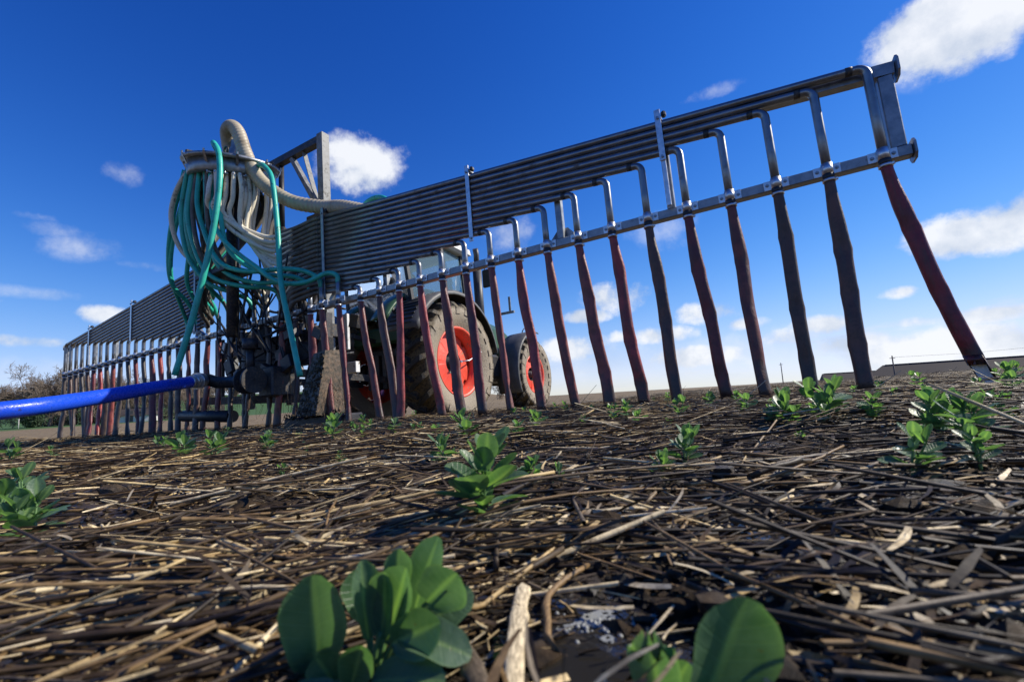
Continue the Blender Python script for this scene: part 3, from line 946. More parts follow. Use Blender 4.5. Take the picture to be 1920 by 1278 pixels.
# the pale one bulging out on the left and the teal ones beside it
hose([(-0.317, -0.716, 3.5), (-0.532, -0.744, 3.27), (-0.682, -0.732, 3.015), (-0.739, -0.666, 2.746), (-0.715, -0.556, 2.50), (-0.57, -0.388, 2.31), (-0.385, -0.2, 2.16), (-.1, -.1, 2.0), (.28, -.06, 1.85), (.3, 0, 1.70)], M_cream, 0.03)
TE = [
 [(-0.005, -0.702, 3.46), (-0.017, -0.724, 2.971), (0.084, -0.695, 2.592), (0.225, -0.65, 2.252), (0.421, -0.593, 2.046), (0.741, -0.481, 1.938), (1.15, -0.331, 1.915), (1.36, -0.18, 1.87), (1.485, -0.09, 1.77), (1.5, -0.062, 1.66)],
 [(0.221, -0.685, 3.43), (0.241, -0.673, 2.769), (0.37, -0.649, 2.459), (0.585, -0.586, 2.215), (0.864, -0.487, 1.97), (1.136, -0.393, 1.75), (1.425, -0.25, 1.70), (1.66, -0.12, 1.79), (1.79, -0.07, 1.75), (1.8, -0.062, 1.66)],
 [(0.109, -0.693, 3.45), (0.068, -0.65, 2.826), (0.086, -0.58, 2.267), (0.252, -0.47, 2.005), (0.553, -0.303, 1.869), (0.80, -0.14, 1.85), (0.895, -0.03, 1.77), (0.9, 0, 1.66)],
 [(-0.117, -0.713, 3.48), (-0.245, -0.73, 2.89), (-0.183, -0.64, 2.316), (-0.011, -0.53, 2.014), (0.30, -0.329, 1.868), (0.52, -0.14, 1.84), (0.595, -0.03, 1.77), (0.6, 0, 1.66)],
 [(-0.303, -0.71, 3.53), (-0.44, -0.718, 2.95), (-0.429, -0.64, 2.374), (-0.23, -0.485, 1.996), (-0.08, -0.3, 1.88), (-0.02, -0.1, 1.80), (0.0, 0, 1.66)],
 [(-0.448, -0.683, 3.58), (-0.85, -0.653, 2.934), (-1.115, -0.571, 2.475), (-1.266, -0.448, 2.176), (-1.40, -0.2, 2.0), (-1.49, -0.03, 1.80), (-1.5, 0, 1.66)],
 [(-0.254, -0.681, 3.53), (-0.60, -0.607, 3.038), (-0.78, -0.466, 2.60), (-1.0, -0.385, 2.2), (-1.15, -0.2, 1.95), (-1.195, -0.03, 1.78), (-1.2, 0, 1.66)],
 [(-0.38, -0.66, 3.55), (-0.62, -0.62, 2.95), (-0.62, -0.5, 2.5), (-0.70, -0.35, 2.1), (-0.86, -0.1, 1.86), (-0.9, 0, 1.66)],
 [(-0.20, -0.70, 3.5), (-0.35, -0.70, 2.85), (-0.38, -0.6, 2.4), (-0.45, -0.4, 2.05), (-0.57, -0.1, 1.84), (-0.6, 0, 1.66)],
 [(0.30, -0.64, 3.42), (0.34, -0.62, 2.7), (0.42, -0.55, 2.25), (0.75, -0.35, 1.95), (1.08, -0.15, 1.87), (1.19, -0.03, 1.78), (1.2, 0, 1.66)],
]
for q, pth in enumerate(TE):
    hose(pth, M_teal, 0.029)
hose([(-.06, -.70, 3.47), (-.18, -.70, 2.9), (-.12, -.62, 2.3), (-.18, -.3, 1.95), (-.29, -.05, 1.82), (-.3, 0, 1.66)], M_greyhose)
hose([(.15, -.69, 3.44), (.12, -.66, 2.7), (.14, -.5, 2.2), (.24, -.2, 1.9), (.3, 0, 1.66)], M_greyhose)
hose([(-.42, -.62, 3.56), (-.9, -.6, 2.8), (-1.2, -.5, 2.3), (-1.6, -.2, 2.0), (-1.79, -.03, 1.8), (-1.8, 0, 1.66)], M_teal)
# two long overflow hoses hanging free in front
hose([(0.25, -0.62, 3.64), (0.40, -0.74, 3.63), (0.50, -0.775, 3.56), (0.585, -0.783, 3.45), (0.65, -0.795, 3.27), (0.683, -0.813, 2.999), (0.658, -0.841, 2.593), (0.555, -0.886, 2.016), (0.381, -0.956, 1.336), (0.198, -1.041, 0.717)], M_teal, 0.033, 'overflow_hose', 8, 14)
hose([(0.50, -0.28, 3.46), (0.70, -0.315, 3.42), (0.868, -0.341, 3.30), (1.032, -0.376, 3.094), (1.144, -0.404, 2.666), (1.241, -0.439, 2.225), (1.322, -0.467, 1.68), (1.464, -0.454, 1.095), (1.61, -0.448, 0.568)], M_teal, 0.031, 'overflow_hose', 8, 14)
hose([(1.75, .3, 2.55), (1.95, .28, 2.72), (2.2, .26, 2.72), (2.45, .2, 2.55), (2.6, .18, 2.3)], M_teal, 0.031, 'overflow_hose', 8, 12)
# ribbed supply hose arching from the inlet cone down on to the pipe stack
big = catmull([(0.0, -0.32, 3.82), (0.02, -0.36, 3.98), (0.12, -0.42, 4.07), (0.25, -0.43, 4.075), (0.36, -0.41, 3.95), (0.46, -0.37, 3.63), (0.597, -0.318, 3.313), (0.789, -0.237, 3.076), (1.065, -0.112, 2.869), (1.451, 0.03, 2.735), (1.76, 0.08, 2.66), (2.05, 0.16, 2.55)], 14)
dense = []
for i in range(len(big) - 1):
    dense += [big[i], big[i].lerp(big[i + 1], 0.5)]
dense.append(big[-1])
rads = [0.086 + (0.004 if i % 4 < 2 else -0.002) for i in range(len(dense))]
MB().tube(dense, rads, 18).build('ribbed_supply_hose', M_rib, APP)

# gantry behind the head
def barp(name, a, b, wx, wy, mat): return MB().bar(a, b, wx, wy).build(name, mat, APP)
barp('gantry_post', (1.12, 0.32, 0.75), (1.12, 0.32, 4.0), 0.115, 0.115, M_worn)
barp('gantry_post', (-1.12, 0.32, 0.75), (-1.12, 0.32, 4.0), 0.115, 0.115, M_worn)
barp('gantry_beam', (1.06, 0.32, 3.93), (-1.06, 0.32, 3.93), 0.10, 0.10, M_dark)
barp('gantry_brace', (0.45, 0.32, 3.87), (0.98, 0.32, 3.0), 0.075, 0.06, M_worn)
barp('gantry_brace', (0.72, 0.32, 3.87), (1.02, 0.30, 2.98), 0.07, 0.012, M_worn)
barp('gantry_brace', (-0.45, 0.32, 3.87), (-0.98, 0.32, 3.0), 0.075, 0.06, M_worn)
MB().tube([(0.16, 0.33, 1.6), (0.16, 0.33, 2.9)], 0.055, 14).tube([(0.16, 0.33, 2.9), (0.16, 0.33, 3.86)], 0.038, 14).build('lift_cylinder', M_black, APP)
MB().box((0.83, 0.24, 2.55), (1.2, 0.42, 2.85), 0.01).build('hinge_block', M_dark, APP)
# centre carriage
barp('cross_beam', (-1.95, 0.12, 0.52), (1.0, 0.12, 0.36), 0.11, 0.11, M_dark)
barp('cross_beam', (-1.3, 0.28, 1.2), (1.3, 0.28, 1.2), 0.14, 0.16, M_dark)
barp('cross_beam', (-0.6, 0.2, 0.95), (1.3, 0.2, 0.95), 0.1, 0.3, M_dark)
for x in (-1.25, -0.45, 0.5, 1.25):
    barp('carriage_post', (x, 0.2, 0.30), (x, 0.2, 1.42), 0.10, 0.09, M_dark)
for x in (-0.8, 0.05, 0.85):
    barp('carriage_brace', (x, 0.16, 0.5), (x + 0.4, 0.16, 1.38), 0.05, 0.05, M_dark)
    barp('upper_strut', (x, 0.1, 1.55), (x + 0.12, 0.15, 2.5), 0.07, 0.07, M_dark)
MB().tube([(-1.85, -0.02, 0.30), (-0.50, -0.02, 0.22)], 0.085, 14).build('skid_roller', M_black, APP)
mgv = [(1.30, -.30, .13), (1.66, -.30, .13), (1.70, .06, .13), (1.28, .06, .13), (1.46, -.16, .85), (1.64, -.14, .87), (1.69, .05, .88), (1.44, .05, .86)]
MB().add(mgv, [(3, 2, 1, 0), (4, 5, 6, 7), (0, 1, 5, 4), (1, 2, 6, 5), (2, 3, 7, 6), (3, 0, 4, 7)]).build('mud_guard', M_mud, APP)
mm = MB(); r5 = random.Random(6)
for q in range(420):
    t = r5.random() ** 1.6; x = r5.uniform(1.30 + .14 * t, 1.66); y = -.30 + .15 * t; z = .13 + .72 * t
    if r5.random() < .4: x, y, z = r5.uniform(.95, 1.95), r5.uniform(-.24, -.1), r5.uniform(.10, .17)
    q_ = r5.uniform(.006, .024)
    mm.add([(x + v_[0] * q_ * r5.uniform(.6, 1.3), y + v_[1] * q_ * .7, z + v_[2] * q_ * r5.uniform(.7, 1.5)) for v_ in ((0, 0, 1), (1, 0, 0), (0, 1, 0), (-1, 0, 0), (0, -1, 0), (0, 0, -1))], [(0, 1, 2), (0, 2, 3), (0, 3, 4), (0, 4, 1), (5, 2, 1), (5, 3, 2), (5, 4, 3), (5, 1, 4)], True)
o = mm.build('mud_clods', M_soil, APP); o['kind'] = 'stuff'
MB().box((0.95, -0.22, -0.03), (1.95, 0.12, 0.125), 0.02).build('skid_foot', M_black, APP)
MB().box((0.34, -0.16, 0.42), (0.64, 0.1, 0.80), 0.02).build('valve_box', M_dark, APP)
MB().box((0.56, 0.95, 1.06), (0.74, 1.0, 1.60), 0.006).build('white_bracket', M_white, APP)
MB().box((0.15, 0.80, 1.02), (0.52, 0.84, 1.32), 0.006).build('white_bracket', M_white, APP)
MB().box((0.60, 0.90, 0.70), (0.95, 0.98, 0.86), 0.006).build('white_bracket', M_white, APP)
MB().box((-0.85, 0.70, 1.10), (-0.5, 0.74, 1.26), 0.006).build('white_bracket', M_white, APP)
for x in (-0.42, 0.56):
    barp('linkage_arm', (x, 0.3, 0.72), (x * 0.9, 2.2, 0.62), 0.07, 0.10, M_dark)
barp('top_link', (0.07, 0.3, 1.55), (0.07, 2.1, 1.35), 0.07, 0.07, M_dark)
# inlet valve and couplings that take the blue hose
cp = Vector((-0.10, -0.72, 0.668))
HOSE_END = Vector((-4.06, 3.6, 0.225))
bw = (l2w(cp) - HOSE_END).normalized()
bl_d = Vector((bw.dot(EX), bw.dot(EY), bw.dot(EZ)))
cpl = MB(); cpl.tube([cp, cp + bl_d * 0.07], 0.084, 20).tube([cp + bl_d * 0.0705, cp + bl_d * 0.10], 0.105, 20).tube([cp + bl_d * 0.1005, cp + bl_d * 0.17], 0.09, 20)
cpl.build('lever_coupling', M_strap, APP)
vp = catmull([cp + bl_d * 0.165, cp + bl_d * 0.26, Vector((-0.14, -0.40, 0.66)), Vector((0.05, -0.34, 0.65)), Vector((0.55, -0.34, 0.62))], 6)
MB().tube(vp, 0.075, 18).build('inlet_pipe', M_dark, APP)
MB().lathe([(0, 0.01), (0, 0.165), (0.03, 0.165), (0.03, 0.10), (0.16, 0.10), (0.16, 0.165), (0.19, 0.165), (0.19, 0.01)], 24, 'X', (0.38, -0.34, 0.63), smooth=False).build('knife_gate_valve', M_dark, APP)
MB().tube([(0.48, -0.34, 0.74), (0.48, -0.34, 1.02)], 0.045, 12).tube([(0.48, -0.34, 1.021), (0.48, -0.34, 1.15)], 0.09, 14).build('valve_actuator', M_dark, APP)
# hydraulic lines
rr = random.Random(5)
for q in range(34):
    a = Vector((rr.uniform(-0.8, 1.2), rr.uniform(-0.25, 0.1), rr.uniform(1.2, 2.3)))
    b = Vector((rr.uniform(-0.8, 1.3), rr.uniform(-0.1, 0.8), rr.uniform(0.8, 1.6)))
    mid = (a + b) / 2 + Vector((rr.uniform(-.15, .15), rr.uniform(-.3, .0), rr.uniform(-0.5, -0.1)))
    hose([a, mid, b], M_black, rr.choice([0.009, 0.012, 0.016]), 'hydraulic_line', 9, 7)
hose([(0.40, .85, 1.45), (0.62, .80, 1.55), (0.80, .80, 1.42), (0.82, .8, 1.2), (0.66, .82, 1.08), (0.45, .85, 1.1)], M_black, 0.012, 'hydraulic_line', 9, 7)
for q in range(46):
    x = rr.uniform(-0.9, 1.35); z = rr.uniform(0.55, 1.40); y = rr.uniform(-0.12, 0.55)
    wx, wz = rr.uniform(.05, .20), rr.uniform(.05, .24)
    MB().box((x, y, z), (x + wx, y + rr.uniform(.03, .12), z + wz), .008, Matrix.Rotation(rr.uniform(-.5, .5), 3, 'Y')).build('bracket_plate', rr.choice([M_dark, M_dark, M_dark, M_galv, M_black]), APP)
for q in range(9):
    x = rr.uniform(-0.9, 1.2); y = rr.uniform(0.0, 0.5)
    MB().tube([(x, y, rr.uniform(1.3, 1.5)), (x + rr.uniform(-.5, .5), y + rr.uniform(0, .4), rr.uniform(1.9, 2.7))], rr.choice([.02, .03, .04]), 10).build('strut_tube', M_dark, APP)
# straw caught on the carriage
cs = MB(); rr = random.Random(11)
for q in range(260):
    x = rr.uniform(-1.9, 1.9); z0 = 0.45 - 0.05 * (x + 1.9) / 3 + rr.uniform(-.1, .12)
    if rr.random() < .35: x, z0 = rr.uniform(1.0, 1.95), rr.uniform(.15, .6)
    y = rr.uniform(-.28, .06)
    ln = rr.uniform(.05, .22); dxx, dyy = rr.gauss(0, .06), rr.gauss(0, .04)
    cs.tube([(x, y, z0), (x + dxx * .4, y + dyy * .5, z0 - ln * .5), (x + dxx * 1.3, y + dyy, z0 - ln)], 0.0018, 3, False)
o = cs.build('caught_straw', M_straw_s, APP); o['kind'] = 'stuff'
o.data.color_attributes.new('Col', 'FLOAT_COLOR', 'POINT').data.foreach_set('color', np.tile([0.09, 0.065, 0.04, 1], len(o.data.vertices)).astype(np.float32))

# blue umbilical hose
wpts = [l2w(cp - bl_d * -0.01), l2w(cp - bl_d * 0.5)]
end = HOSE_END
a_ = wpts[1]
bl = [wpts[0], wpts[1], a_.lerp(end, 0.5) + Vector((0, 0, -0.012)), end, Vector((-4.9, 2.55, 0.10)), Vector((-5.8, 1.5, 0.02)), Vector((-7.2, 0.2, -0.03)), Vector((-9.5, -1.5, -0.08))]
mb = MB(); path = catmull(bl, 14)
mb.tube(path, [0.0715 + 0.0015 * noise.noise(Vector((i * .35, 0, 0))) for i in range(len(path))], 24)
o = mb.build('umbilical_hose', M_blue); tag(o, 'thick bright blue supply hose running in from the left to the spreader', 'hose')
MB().tube([wpts[0].lerp(wpts[1], 0.02), wpts[0].lerp(wpts[1], 0.13)], 0.075, 24).build('end_band', M_strap, o)

# ------------------------------------------------------------------ tractor
TR = empty('tractor', frame_at(0.06, 2.91, 0))
tag(TR, 'dark green tractor with red wheel rims and muddy tyres pulling the spreader', 'tractor')
def wheel(name, x, y, z, R, W, rim, nlug, sg):
    wh = empty(name, None, TR); wh.location = (x, y, z)
    h = W / 2
    mb = MB()
    prof = [(-h * .72, rim), (-h * .92, rim + (R - rim) * .25), (-h, rim + (R - rim) * .55), (-h * .97, rim + (R - rim) * .78), (-h * .86, R - .105), (-h * .5, R - .088), (0, R - .082),
            (h * .5, R - .088), (h * .86, R - .105), (h * .97, rim + (R - rim) * .78), (h, rim + (R - rim) * .55), (h * .92, rim + (R - rim) * .25), (h * .72, rim)]
    mb.lathe(prof, 72, 'X')
    for side in (-1, 1):
        for q in range(nlug):
            a0 = 2 * pi * (q + (0.5 if side > 0 else 0)) / nlug
            st = []
            for j in range(6):
                t = j / 5
                ax = side * (-0.03 + (h * 1.03 + .03) * t)
                ro = R + .012 - .008 * (t ** 2) - (0.13 if t > .99 else (.03 if t > .75 else 0))
                ri = R - .115 - (.13 if t > .99 else 0)
                an = a0 - t * 0.62 * (h / R) * 1.15
                wd = (0.042 + 0.018 * t) / R
                st.append((ax, ro, ri, an, wd))
            vs = []
            for (ax, ro, ri, an, wd) in st:
                for (rr_, aa) in ((ri, an - wd * 1.35), (ro, an - wd * .8), (ro, an + wd * .8), (ri, an + wd * 1.35)):
                    vs.append((ax, rr_ * cos(aa), rr_ * sin(aa)))
            fs = [[j * 4 + k, j * 4 + (k + 1) % 4, (j + 1) * 4 + (k + 1) % 4, (j + 1) * 4 + k] for j in range(5) for k in range(4)]
            fs += [[3, 2, 1, 0], [20, 21, 22, 23]]
            mb.add(vs, fs)
    ty = mb.build('tyre', M_tyre, wh); ty.color = (R, R, R, 1)
    # rim: barrel, scalloped dish, hub
    o = sg
    rm = MB()
    rm.lathe([(o * h * .70, rim + .03), (o * h * .78, rim + .035), (o * h * .80, rim + .01), (o * h * .70, rim - .02), (o * h * .45, rim - .045), (o * h * .40, rim - .07), (o * h * .1, rim - .08), (-o * h * .7, rim - .02), (-o * h * .75, rim + .03)], 64, 'X')
    n_ = 96; vs = []; dx = o * h * .22
    for k in range(n_):
        t = 2 * pi * k / n_
        nt_ = 1 if (k % 12) in (0, 1, 11) else 0
        ro = rim - .085 - (.055 if nt_ else 0)
        vs += [(dx, ro * cos(t), ro * sin(t)), (dx + o * .035, .36 * rim * cos(t), .36 * rim * sin(t)), (dx - o * .03, ro * cos(t), ro * sin(t))]
    fs = []
    for k in range(n_):
        k_ = (k + 1) % n_
        fs += [[k * 3, k_ * 3, k_ * 3 + 1, k * 3 + 1], [k * 3, k * 3 + 2, k_ * 3 + 2, k_ * 3]]
    rm.add(vs, fs)
    rm.build('rim', M_rimred, wh)
    hb = MB(); hb.lathe([(dx + o * .034, .36 * rim), (dx - o * .10, .34 * rim), (dx - o * .10, .2 * rim), (dx + o * .06, .17 * rim), (dx + o * .08, .01)], 24, 'X')
    hb.build('hub', M_dark, wh)
    for q in range(0):
        t = 2 * pi * q / 10
        bb = MB(); bb.lathe([(dx + o * .025, .016), (dx + o * .055, .016), (dx + o * .055, .001)], 6, 'X', (0, .45 * rim * cos(t), .45 * rim * sin(t)), smooth=False)
        bb.build('wheel_nut', M_bolt, wh)
    return wh
for sg in (1, -1):
    wheel('rear_wheel', sg * 1.0, 0, 0.88, 1.10, 0.66, 0.60, 22, sg)
    wheel('front_wheel', sg * 1.02, 2.95, 0.70, 0.85, 0.52, 0.43, 20, sg)
MB().tube([(1.07, 0, 0.88), (1.30, 0.0, 0.88)], 0.02, 8).tube([(1.29, 0, .88), (1.33, .18, .90), (1.31, .62, 1.08)], 0.012, 6).build('axle_rod', M_strap, TR)

def strip(name, x0, x1, prof, th, mat, lip=0.0, sgn=1):
    """curved sheet: prof is a list of (y, z) from back to front"""
    mb = MB(); vs = []; n = len(prof)
    nr = []
    for i, (y, z) in enumerate(prof):
        a = Vector(prof[max(i - 1, 0)]); b = Vector(prof[min(i + 1, n - 1)])
        d = (b - a).normalized(); nr.append(Vector((-d.y, d.x)))
    xs = [x0, x0 + (x1 - x0) * .33, x0 + (x1 - x0) * .66, x1 - (x1 - x0) * .04, x1]
    dz = [0, .006, .006, 0, -lip]
    for x, q in zip(xs, dz):
        for (y, z), m in zip(prof, nr):
            vs.append((x, y + m.x * q, z + m.y * q))
    fs = [[c * n + i, c * n + i + 1, (c + 1) * n + i + 1, (c + 1) * n + i] for c in range(4) for i in range(n - 1)]
    mb.add(vs, fs, True)
    o = mb.build(name, mat, TR)
    s_ = o.modifiers.new('thick', 'SOLIDIFY'); s_.thickness = th
    return o
def arc(cy, cz, r0, r1, a0, a1, n=22):
    return [(cy + (r0 + (r1 - r0) * i / n) * cos(radians(a0 + (a1 - a0) * i / n)), cz + (r0 + (r1 - r0) * i / n) * sin(radians(a0 + (a1 - a0) * i / n))) for i in range(n + 1)]
for sg in (1, -1):
    f_ = strip('rear_fender', sg * 0.62, sg * 1.34, arc(0, .88, 1.30, 1.20, 158, 10), 0.02, M_fender, 0.07)
    MB().box((sg * .70, -1.15, 1.62), (sg * .705, -.6, 1.66)).build('fender_panel', M_green, TR) if False else None
    g_ = strip('front_fender', sg * 0.78, sg * 1.32, arc(2.95, .70, 0.97, 0.97, 205, 82), 0.02, M_fender, 0.03)
    for xx in (0.95, 1.14):
        MB().tube([(sg * xx, y, z) for y, z in arc(2.95, .70, 0.985, 0.985, 200, 86)], 0.012, 6).build('fender_ridge', M_fender, TR)
# ridged rubber step on the back of the right fender and green upper panel
for q in range(7):
    a = radians(128 + q * 4.2)
    MB().box((0.72, 1.325 * cos(a) - .012, .88 + 1.325 * sin(a) - .012), (1.22, 1.325 * cos(a) + .012, .88 + 1.325 * sin(a) + .012), .004).build('tread_rib', M_black, TR)
pan = strip('fender_cowl', 0.34, 0.66, arc(0, .95, 1.34, 1.32, 150, 40), 0.03, M_green, 0.03)
strip('fender_cowl', -0.34, -0.66, arc(0, .95, 1.34, 1.32, 150, 40), 0.03, M_green, 0.03)
for q in range(4):
    a = radians(112 + q * 9)
    MB().lathe([(0, .045), (.02, .042), (.02, .001)], 14, 'X', (.662, 1.30 * cos(a), .95 + 1.28 * sin(a))).build('control_button', M_black, TR)
# chassis and bonnet
MB().box((-.42, -.55, .55), (.42, 1.2, 1.25), .04).build('gearbox', M_dark, TR)
MB().box((-.30, 1.2, .60), (.30, 3.5, 1.15), .04).build('engine_block', M_dark, TR)
MB().tube([(-1.0, 0, .88), (1.0, 0, .88)], .14, 16).build('rear_axle', M_dark, TR)
MB().tube([(-1.0, 2.95, .70), (1.0, 2.95, .70)], .10, 16).build('front_axle', M_dark, TR)
bon = MB(); vs = []; secs = [(1.15, .50, 1.25, 2.12), (2.0, .49, 1.25, 2.08), (3.0, .46, 1.22, 1.94), (3.55, .40, 1.15, 1.72), (3.72, .34, 1.05, 1.45)]
for (y, hw, z0, z1) in secs:
    for (fx, fz) in ((-1, 0), (-1, .75), (-.75, .95), (-.3, 1), (.3, 1), (.75, .95), (1, .75), (1, 0)):
        vs.append((hw * fx, y, z0 + (z1 - z0) * fz))
fs = [[i * 8 + k, i * 8 + (k + 1) % 8, (i + 1) * 8 + (k + 1) % 8, (i + 1) * 8 + k] for i in range(4) for k in range(8)] + [list(range(7, -1, -1)), list(range(32, 40))]
bon.add(vs, fs, False); bon.build('bonnet', M_green, TR)
# cab: pillars, glass, roof
CB = dict(y0=-.72, y1=1.12, z0=1.55, z1=3.18)
pil = {}
for sg in (1, -1):
    c0 = (sg * .80, -.62, 1.75); c1 = (sg * .74, -.78, 3.2)
    b0 = (sg * .86, .28, 1.75); b1 = (sg * .80, .22, 3.2)
    a0 = (sg * .66, 1.18, 1.60); a1 = (sg * .70, .98, 3.2)
    for nm, p, q in (('rear_pillar', c0, c1), ('door_pillar', b0, b1), ('front_pillar', a0, a1)):
        MB().bar(p, q, .07, .07).build(nm, M_black, TR)
    for nm, (p0, p1, q1, q0) in (('rear_side_window', (c0, b0, b1, c1)), ('cab_door_window', (b0, a0, a1, b1))):
        ins = [Vector(p) for p in (p0, p1, q1, q0)]
        ctr = sum(ins, Vector()) / 4
        ins = [p.lerp(ctr, .05) for p in ins]
        off_ = Vector((sg * .012, 0, 0))
        MB().add(ins + [p - off_ for p in ins], [(0, 1, 2, 3), (7, 6, 5, 4), (0, 4, 5, 1), (1, 5, 6, 2), (2, 6, 7, 3), (3, 7, 4, 0)]).build(nm, M_glass, TR)
    pil[sg] = (c0, c1, a0, a1)
for nm, i0, i1, dy in (('rear_window', 0, 1, -.02), ('windscreen', 2, 3, .02)):
    ins = [Vector(pil[1][i0]), Vector(pil[-1][i0]), Vector(pil[-1][i1]), Vector(pil[1][i1])]
    ctr = sum(ins, Vector()) / 4
    ins = [p.lerp(ctr, .06) for p in ins]; o_ = Vector((0, dy, 0))
    MB().add([p + o_ for p in ins] + ins, [(0, 1, 2, 3), (7, 6, 5, 4), (0, 4, 5, 1), (1, 5, 6, 2), (2, 6, 7, 3), (3, 7, 4, 0)]).build(nm, M_glass, TR)
roof = MB(); vs = []
for (z, i) in ((3.18, .02), (3.22, -.05), (3.34, -.03), (3.43, .12)):
    for (x, y) in ((-.86, -.90), (.86, -.90), (.90, .2), (.80, 1.15), (-.80, 1.15), (-.90, .2)):
        vs.append((x * (1 - i), y * (1 - i), z))
fs = [[a * 6 + k, a * 6 + (k + 1) % 6, (a + 1) * 6 + (k + 1) % 6, (a + 1) * 6 + k] for a in range(3) for k in range(6)] + [list(range(5, -1, -1)), list(range(18, 24))]
roof.add(vs, fs); rf = roof.build('cab_roof', M_white, TR)
for sg in (1, -1):
    MB().box((sg * .62 - .09, -.985, 3.22), (sg * .62 + .09, -.945, 3.32), .015).build('work_light', M_bolt, rf)
    MB().box((sg * .60 - .09, 1.20, 3.22), (sg * .60 + .09, 1.24, 3.32), .015).build('work_light', M_bolt, rf)
    # mirror
    m_ = MB().tube([(sg * .74, 1.05, 2.95), (sg * 1.12, 1.25, 2.98), (sg * 1.14, 1.25, 2.65)], .016, 8).build('mirror_arm', M_black, TR)
    MB().box((sg * 1.06, 1.22, 2.48), (sg * 1.26, 1.29, 2.86), .02).build('mirror', M_black, m_)
MB().box((-.30, -.25, 1.9), (.30, .1, 2.7), .06).build('driver_seat', M_black, TR)
MB().box((-.80, -.66, 1.30), (.80, 1.15, 1.62), .05).build('cab_floor', M_green, TR)
# perforated exhaust guard on the right
mb = MB(); mb.tube([(.82, 1.42, 1.55), (.82, 1.42, 3.05)], .095, 24).tube([(.82, 1.42, 3.05), (.82, 1.44, 3.3), (.84, 1.38, 3.42)], .06, 16)
def make_perf():
    m, n, b = material('perforated_black_guard')
    co = n.coord()
    x, y, z = n.sep(n.vm('SUBTRACT', co, (.82, 1.42, 0)))
    an = n.m('ARCTAN2', y, x)
    zz = n.m('MULTIPLY', z, 38.0)
    row = n.m('MODULO', n.m('FLOOR', zz), 2.0)
    uu = n.m('ADD', n.m('MULTIPLY', an, 26 / (2 * pi)), n.m('MULTIPLY', row, 0.5))
    du = n.m('SUBTRACT', n.m('FRACT', uu), .5); dz_ = n.m('SUBTRACT', n.m('FRACT', zz), .5)
    d = n.m('ADD', n.m('MULTIPLY', du, du), n.m('MULTIPLY', dz_, dz_))
    n.put(b.inputs['Base Color'], n.mix(n.smooth(d, .07, .10), (.16, .155, .15), (.022, .022, .024)))
    b.inputs['Roughness'].default_value = .5
    return m
mb.build('exhaust_guard', make_perf(), TR)
MB().bar((.80, 2.05, 2.05), (1.30, 2.05, 2.05), .05, .05).bar((1.20, 2.05, 2.075), (1.20, 2.05, 2.40), .05, .02).build('side_bracket', M_galv, TR)
# front linkage frame and weights
MB().box((-.55, 3.72, .55), (.55, 4.25, 1.25), .05).build('front_weight', M_dark, TR)
MB().box((-.9, 3.55, 1.28), (.95, 3.62, 1.40), .01).box((.88, 3.55, .45), (.95, 3.62, 1.28), .008).box((-.95, 3.55, .45), (-.88, 3.62, 1.28), .008).build('front_frame', M_galv, TR)
MB().box((.72, .75, .55), (.98, 1.25, .62), .01).box((.72, .75, .85), (.98, 1.25, .91), .01).box((.72, .75, 1.15), (.98, 1.25, 1.21), .01).box((.70, .80, .50), (.72, 1.20, 1.5), .005).build('cab_steps', M_strap, TR)
MB().box((.50, 1.35, .62), (.85, 2.05, 1.15), .06).build('fuel_tank', M_black, TR)
MB().tube(catmull([(.9, 3.1, 1.6), (.95, 3.0, 1.75), (.98, 3.2, 1.86), (1.0, 3.5, 1.7), (1.0, 3.6, 1.4)], 6), .012, 6).build('cable_loop', M_black, TR)
for q in range(3):
    MB().box((-.25 + q * .18, -.75, .5), (-.15 + q * .18, -.55, 1.1), .01).build('hitch_bracket', M_dark, TR)

# ------------------------------------------------------------------ straw
PALE = [(0.68, 0.53, 0.28), (0.78, 0.65, 0.40), (0.58, 0.43, 0.21), (0.72, 0.62, 0.42)]
MIDC = [(0.23, 0.155, 0.075), (0.15, 0.105, 0.058), (0.26, 0.17, 0.078), (0.15, 0.118, 0.08)]
DARKC = [(0.045, 0.030, 0.016), (0.07, 0.048, 0.026), (0.032, 0.023, 0.015)]
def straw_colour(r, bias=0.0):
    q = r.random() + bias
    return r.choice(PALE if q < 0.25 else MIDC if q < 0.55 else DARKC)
def lay_angle(x, y, r):
    """stalks lie combed by the drill: swung round from left to right, with strays"""
    if r.random() < 0.22: return r.uniform(0, pi)
    base = radians(24) - radians(40) * sstep(-0.9, 0.7, x / (abs(y) + 0.4))
    return base + r.gauss(0, 0.30)

def keep_out(x, y):
    """straw does not lie across the two nearest plants or the puddle"""
    if y < 0.27 and -0.125 < x < -0.02 and y > 0.12: return True
    if y < 0.215 and 0.03 < x < 0.105 and y > 0.10: return True
    if -0.02 < x < 0.10 and 0.19 < y < 0.345 and (int(x * 9973) + int(y * 7919)) % 8: return True
    return False
